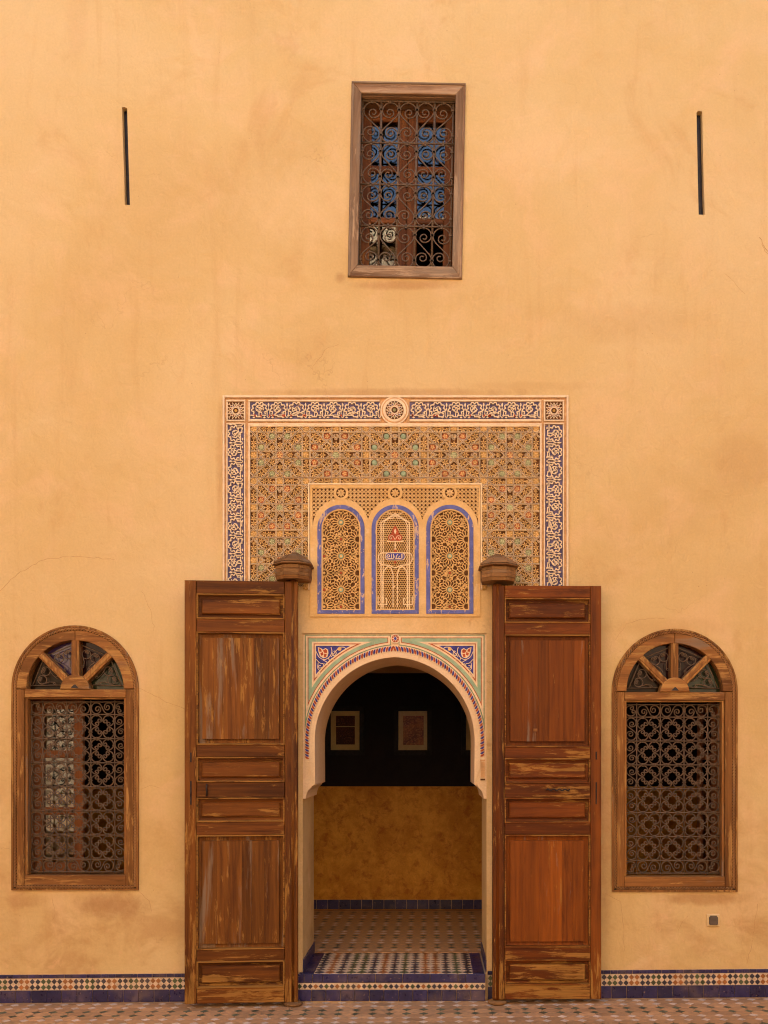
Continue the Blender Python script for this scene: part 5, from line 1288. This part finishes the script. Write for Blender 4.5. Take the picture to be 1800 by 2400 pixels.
for i in range(nx):
    for j in range(ny):
        x = GX0+.06+i*PXI; y = WT+.01+j*PYI
        if y+PYI > BY: continue
        gl['terracotta'].tile([(x+PXI/2+p[0], y+PYI/2+p[1]) for p in OCT], -.0042-random.random()*.0008, .002, 0)
        gl[ROWC[j % 4]].tile([(x+p[0], y+p[1]) for p in LOZ], -.0048, .002, 0) if j else None
for k, mb in gl.items():
    o = inst('gallery_tile', mb.mesh('gallery_tile', M['terracotta' if k == 'terracotta' else 'floor_'+k]), gfl, lpos(gfl, 0, 0, GF-.004), (R(-90), 0, 0)); tag(o, kind='stuff')
# framed pictures
def picture(px0, label, pm, split):
    t = thing('framed_picture', label, 'picture', (xb_(px0+33.5), BY, zb_(1769)))
    def r_(x0, x1, y0, y1, f, nm, m, c=.002): MB().cbox(xb_(px0+x0), xb_(px0+x1), BY-f, BY-.0125, zb_(y1), zb_(y0), c).build(nm, M[m], t)
    r_(-11, 78, 1655, 1666.8, .040, 'frame_rail', 'black_wood'); r_(-11, 78, 1758.2, 1770, .040, 'frame_rail', 'black_wood')
    r_(-11, -.2, 1666.9, 1758.1, .040, 'frame_stile', 'black_wood'); r_(67.2, 78, 1666.9, 1758.1, .040, 'frame_stile', 'black_wood')
    r_(-.1, 67.1, 1666.9, 1758.1, .020, 'mount', 'mat_board', 0)
    if split: r_(12, 56, 1678, 1702, .0212, 'print', pm, 0); r_(12, 56, 1704, 1745, .0212, 'print', pm, 0)
    else: r_(11, 59, 1678, 1746, .0212, 'print', pm, 0)
    MB().box(xb_(px0-.1), xb_(px0+67), BY-.030, BY-.0285, zb_(1758.1), zb_(1666.9)).build('glazing', M['glass_thin'], t)
picture(776, 'black framed print divided by a pale line, on the dark gallery wall', 'print_a', True)
picture(934, 'black framed orange patterned print on the dark gallery wall', 'print_b', False)
picture(1092, 'black framed print half hidden behind the arch', 'print_a', False)
# dark room behind the upper window
ur = tag(inst('upper_room', None), kind='structure')
ux0, ux1, uz0, uz1 = X(600), X(1300), Z(760), Z(60)
MB().box(ux0-.1, ux1+.1, 3.2, 3.3, uz0-.1, uz1+.1).build('back_wall', M['tadelakt'], ur); MB().box(ux0-.1, ux0, WT, 3.2, uz0-.1, uz1+.1).build('side_wall', M['tadelakt'], ur); MB().box(ux1, ux1+.1, WT, 3.2, uz0-.1, uz1+.1).build('side_wall', M['tadelakt'], ur)
MB().box(ux0, ux1, WT, 3.2, uz0-.1, uz0).build('room_floor', M['terracotta'], ur); MB().box(ux0, ux1, WT, 3.2, uz1, uz1+.1).build('room_ceiling', M['sash_h'], ur)

# ================================================================== courtyard floor
cf = tag(MB().add([(FX0, -14.0, floor_z(FX0)-.006), (FX1, -14.0, floor_z(FX1)-.006), (FX1, .3, floor_z(FX1)-.006), (FX0, .3, floor_z(FX0)-.006)], [(0, 1, 2, 3)]).build('courtyard_floor', M['floor_joint']), kind='structure')
oc_me = MB().tile(OCT, -.0055, .001, .0012).mesh('octagon', M['terracotta']); lz = {k: MB().tile(LOZ, -.0055, .001, .001).mesh('lozenge', M['floor_'+k]) for k in ('white', 'green')}
far = {'terracotta': MB(), 'white': MB(), 'green': MB()}
Y1 = -.056; i0, i1 = int(-3.0/PXI), int(2.45/PXI)
for j in range(-1, 26):
    for i in range(-50, 46):
        y = Y1-j*PYI; x = X(918)+i*PXI+.012*j*0; near = i0 <= i <= i1+1 and -1 <= j <= 5
        xo, yo = x+PXI/2, y+PYI/2
        rt_ = (R(-90)+jit(.006), jit(.006), 0)
        if near:
            if yo < -.03: inst('floor_tile', oc_me, cf, (xo+jit(.0008), yo+jit(.0008), floor_z(xo)-.006+jit(.0007)), rt_)
            if j >= 0: inst('floor_lozenge', lz[ROWC[j % 4]], cf, (x+jit(.0012), y+jit(.0012), floor_z(x)-.0058+jit(.0005)), (R(-90)+jit(.006), jit(.006), jit(.05)))
        elif j >= 0 and -4.6 < x < 4.2:
            far['terracotta'].tile([(xo+p[0], yo+p[1]) for p in OCT], -.0055-random.random()*.0008-FLOOR_S*xo, .002-FLOOR_S*xo, 0)
            far[ROWC[j % 4]].tile([(x+p[0], y+p[1]) for p in LOZ], -.0059-FLOOR_S*x, .002-FLOOR_S*x, 0)
for k, mb in far.items(): tag(inst('floor_tiling', mb.mesh('floor_tiling', M['terracotta' if k == 'terracotta' else 'floor_'+k]), cf, (0, 0, .0106-.006), (R(-90), 0, 0)), kind='stuff')
# plain terracotta paving farther out
tag(MB().add([(FX0, -14, floor_z(FX0)-.0025), (FX1, -14, floor_z(FX1)-.0025), (FX1, -2.25, floor_z(FX1)-.0025), (FX0, -2.25, floor_z(FX0)-.0025)], [(0, 1, 2, 3)]).build('paving', M['terracotta'], cf), kind='stuff')
# border strip between the riser and the pattern
bs = MB(); x = X(-60)
while x < X(1880):
    w = random.uniform(.09, .16)
    if not (SX0-w < x < SX1): bs.add([(x, -.012, floor_z(x)-.001), (x+w-.002, -.012, floor_z(x)-.001), (x+w-.002, -.046, floor_z(x)-.001), (x, -.046, floor_z(x)-.001)], [(0, 1, 2, 3)])
    x += w
tag(bs.build('border_tile', M['terracotta'], cf), kind='stuff')

# ================================================================== the other sides of the courtyard (seen in the panes; they close the place)
def court_side(nm, label, x0, x1, y0, y1, h, face, wins):
    t = thing(nm, label, 'building', ((x0+x1)/2, (y0+y1)/2, 0))
    MB().box(x0, x1, y0, y1, -.2, h).build('wall', M['court_far'], t)
    if face == 'y': MB().box(x0, x1, y1, y1+.22, h-.75, h-.45).build('cornice', M['stucco_cream'], t)
    elif face == 'x+': MB().box(x1, x1+.2, y0, y1, h-.7, h-.45).build('cornice', M['stucco_cream'], t)
    else: MB().box(x0-.2, x0, y0, y1, h-.7, h-.45).build('cornice', M['stucco_cream'], t)
    for (a, b, z0, z1) in wins:
        if face == 'y': o = MB().box(a, b, y1, y1+.03, z0, z1).build('window', M['slit'], t); MB().box(a-.08, b+.08, y1, y1+.06, z0-.12, z0-.002).build('sill', M['stucco_cream'], t)
        elif face == 'x+': MB().box(x1, x1+.03, a, b, z0, z1).build('window', M['slit'], t)
        else: MB().box(x0-.03, x0, a, b, z0, z1).build('window', M['slit'], t)
court_side('courtyard_building', 'sunlit plaster building across the courtyard, mirrored in the upper window panes', -9, 8.5, -15, -12, 12.2, 'y', [(-6, -4.8, .1, 2.6), (-2.2, 0.2, .1, 3.0), (3, 4.2, .1, 2.6), (-5.6, -4.8, 4.6, 6.2), (4.2, 5, 4.6, 6.2), (-1.6, -.6, 5, 6.6)])
court_side('courtyard_building', 'plain plaster wing of the courtyard on the side of the violet pane window', -11, -9.01, -15, 1, 8.6, 'x+', [(-9, -8, .1, 2.5), (-5, -4, .1, 2.5)])
court_side('courtyard_building', 'plain plaster wing of the courtyard on the side of the power socket', 8.51, 10.5, -15, 1, 8.6, 'x-', [(-9, -8, .1, 2.5), (-5, -4, .1, 2.5)])
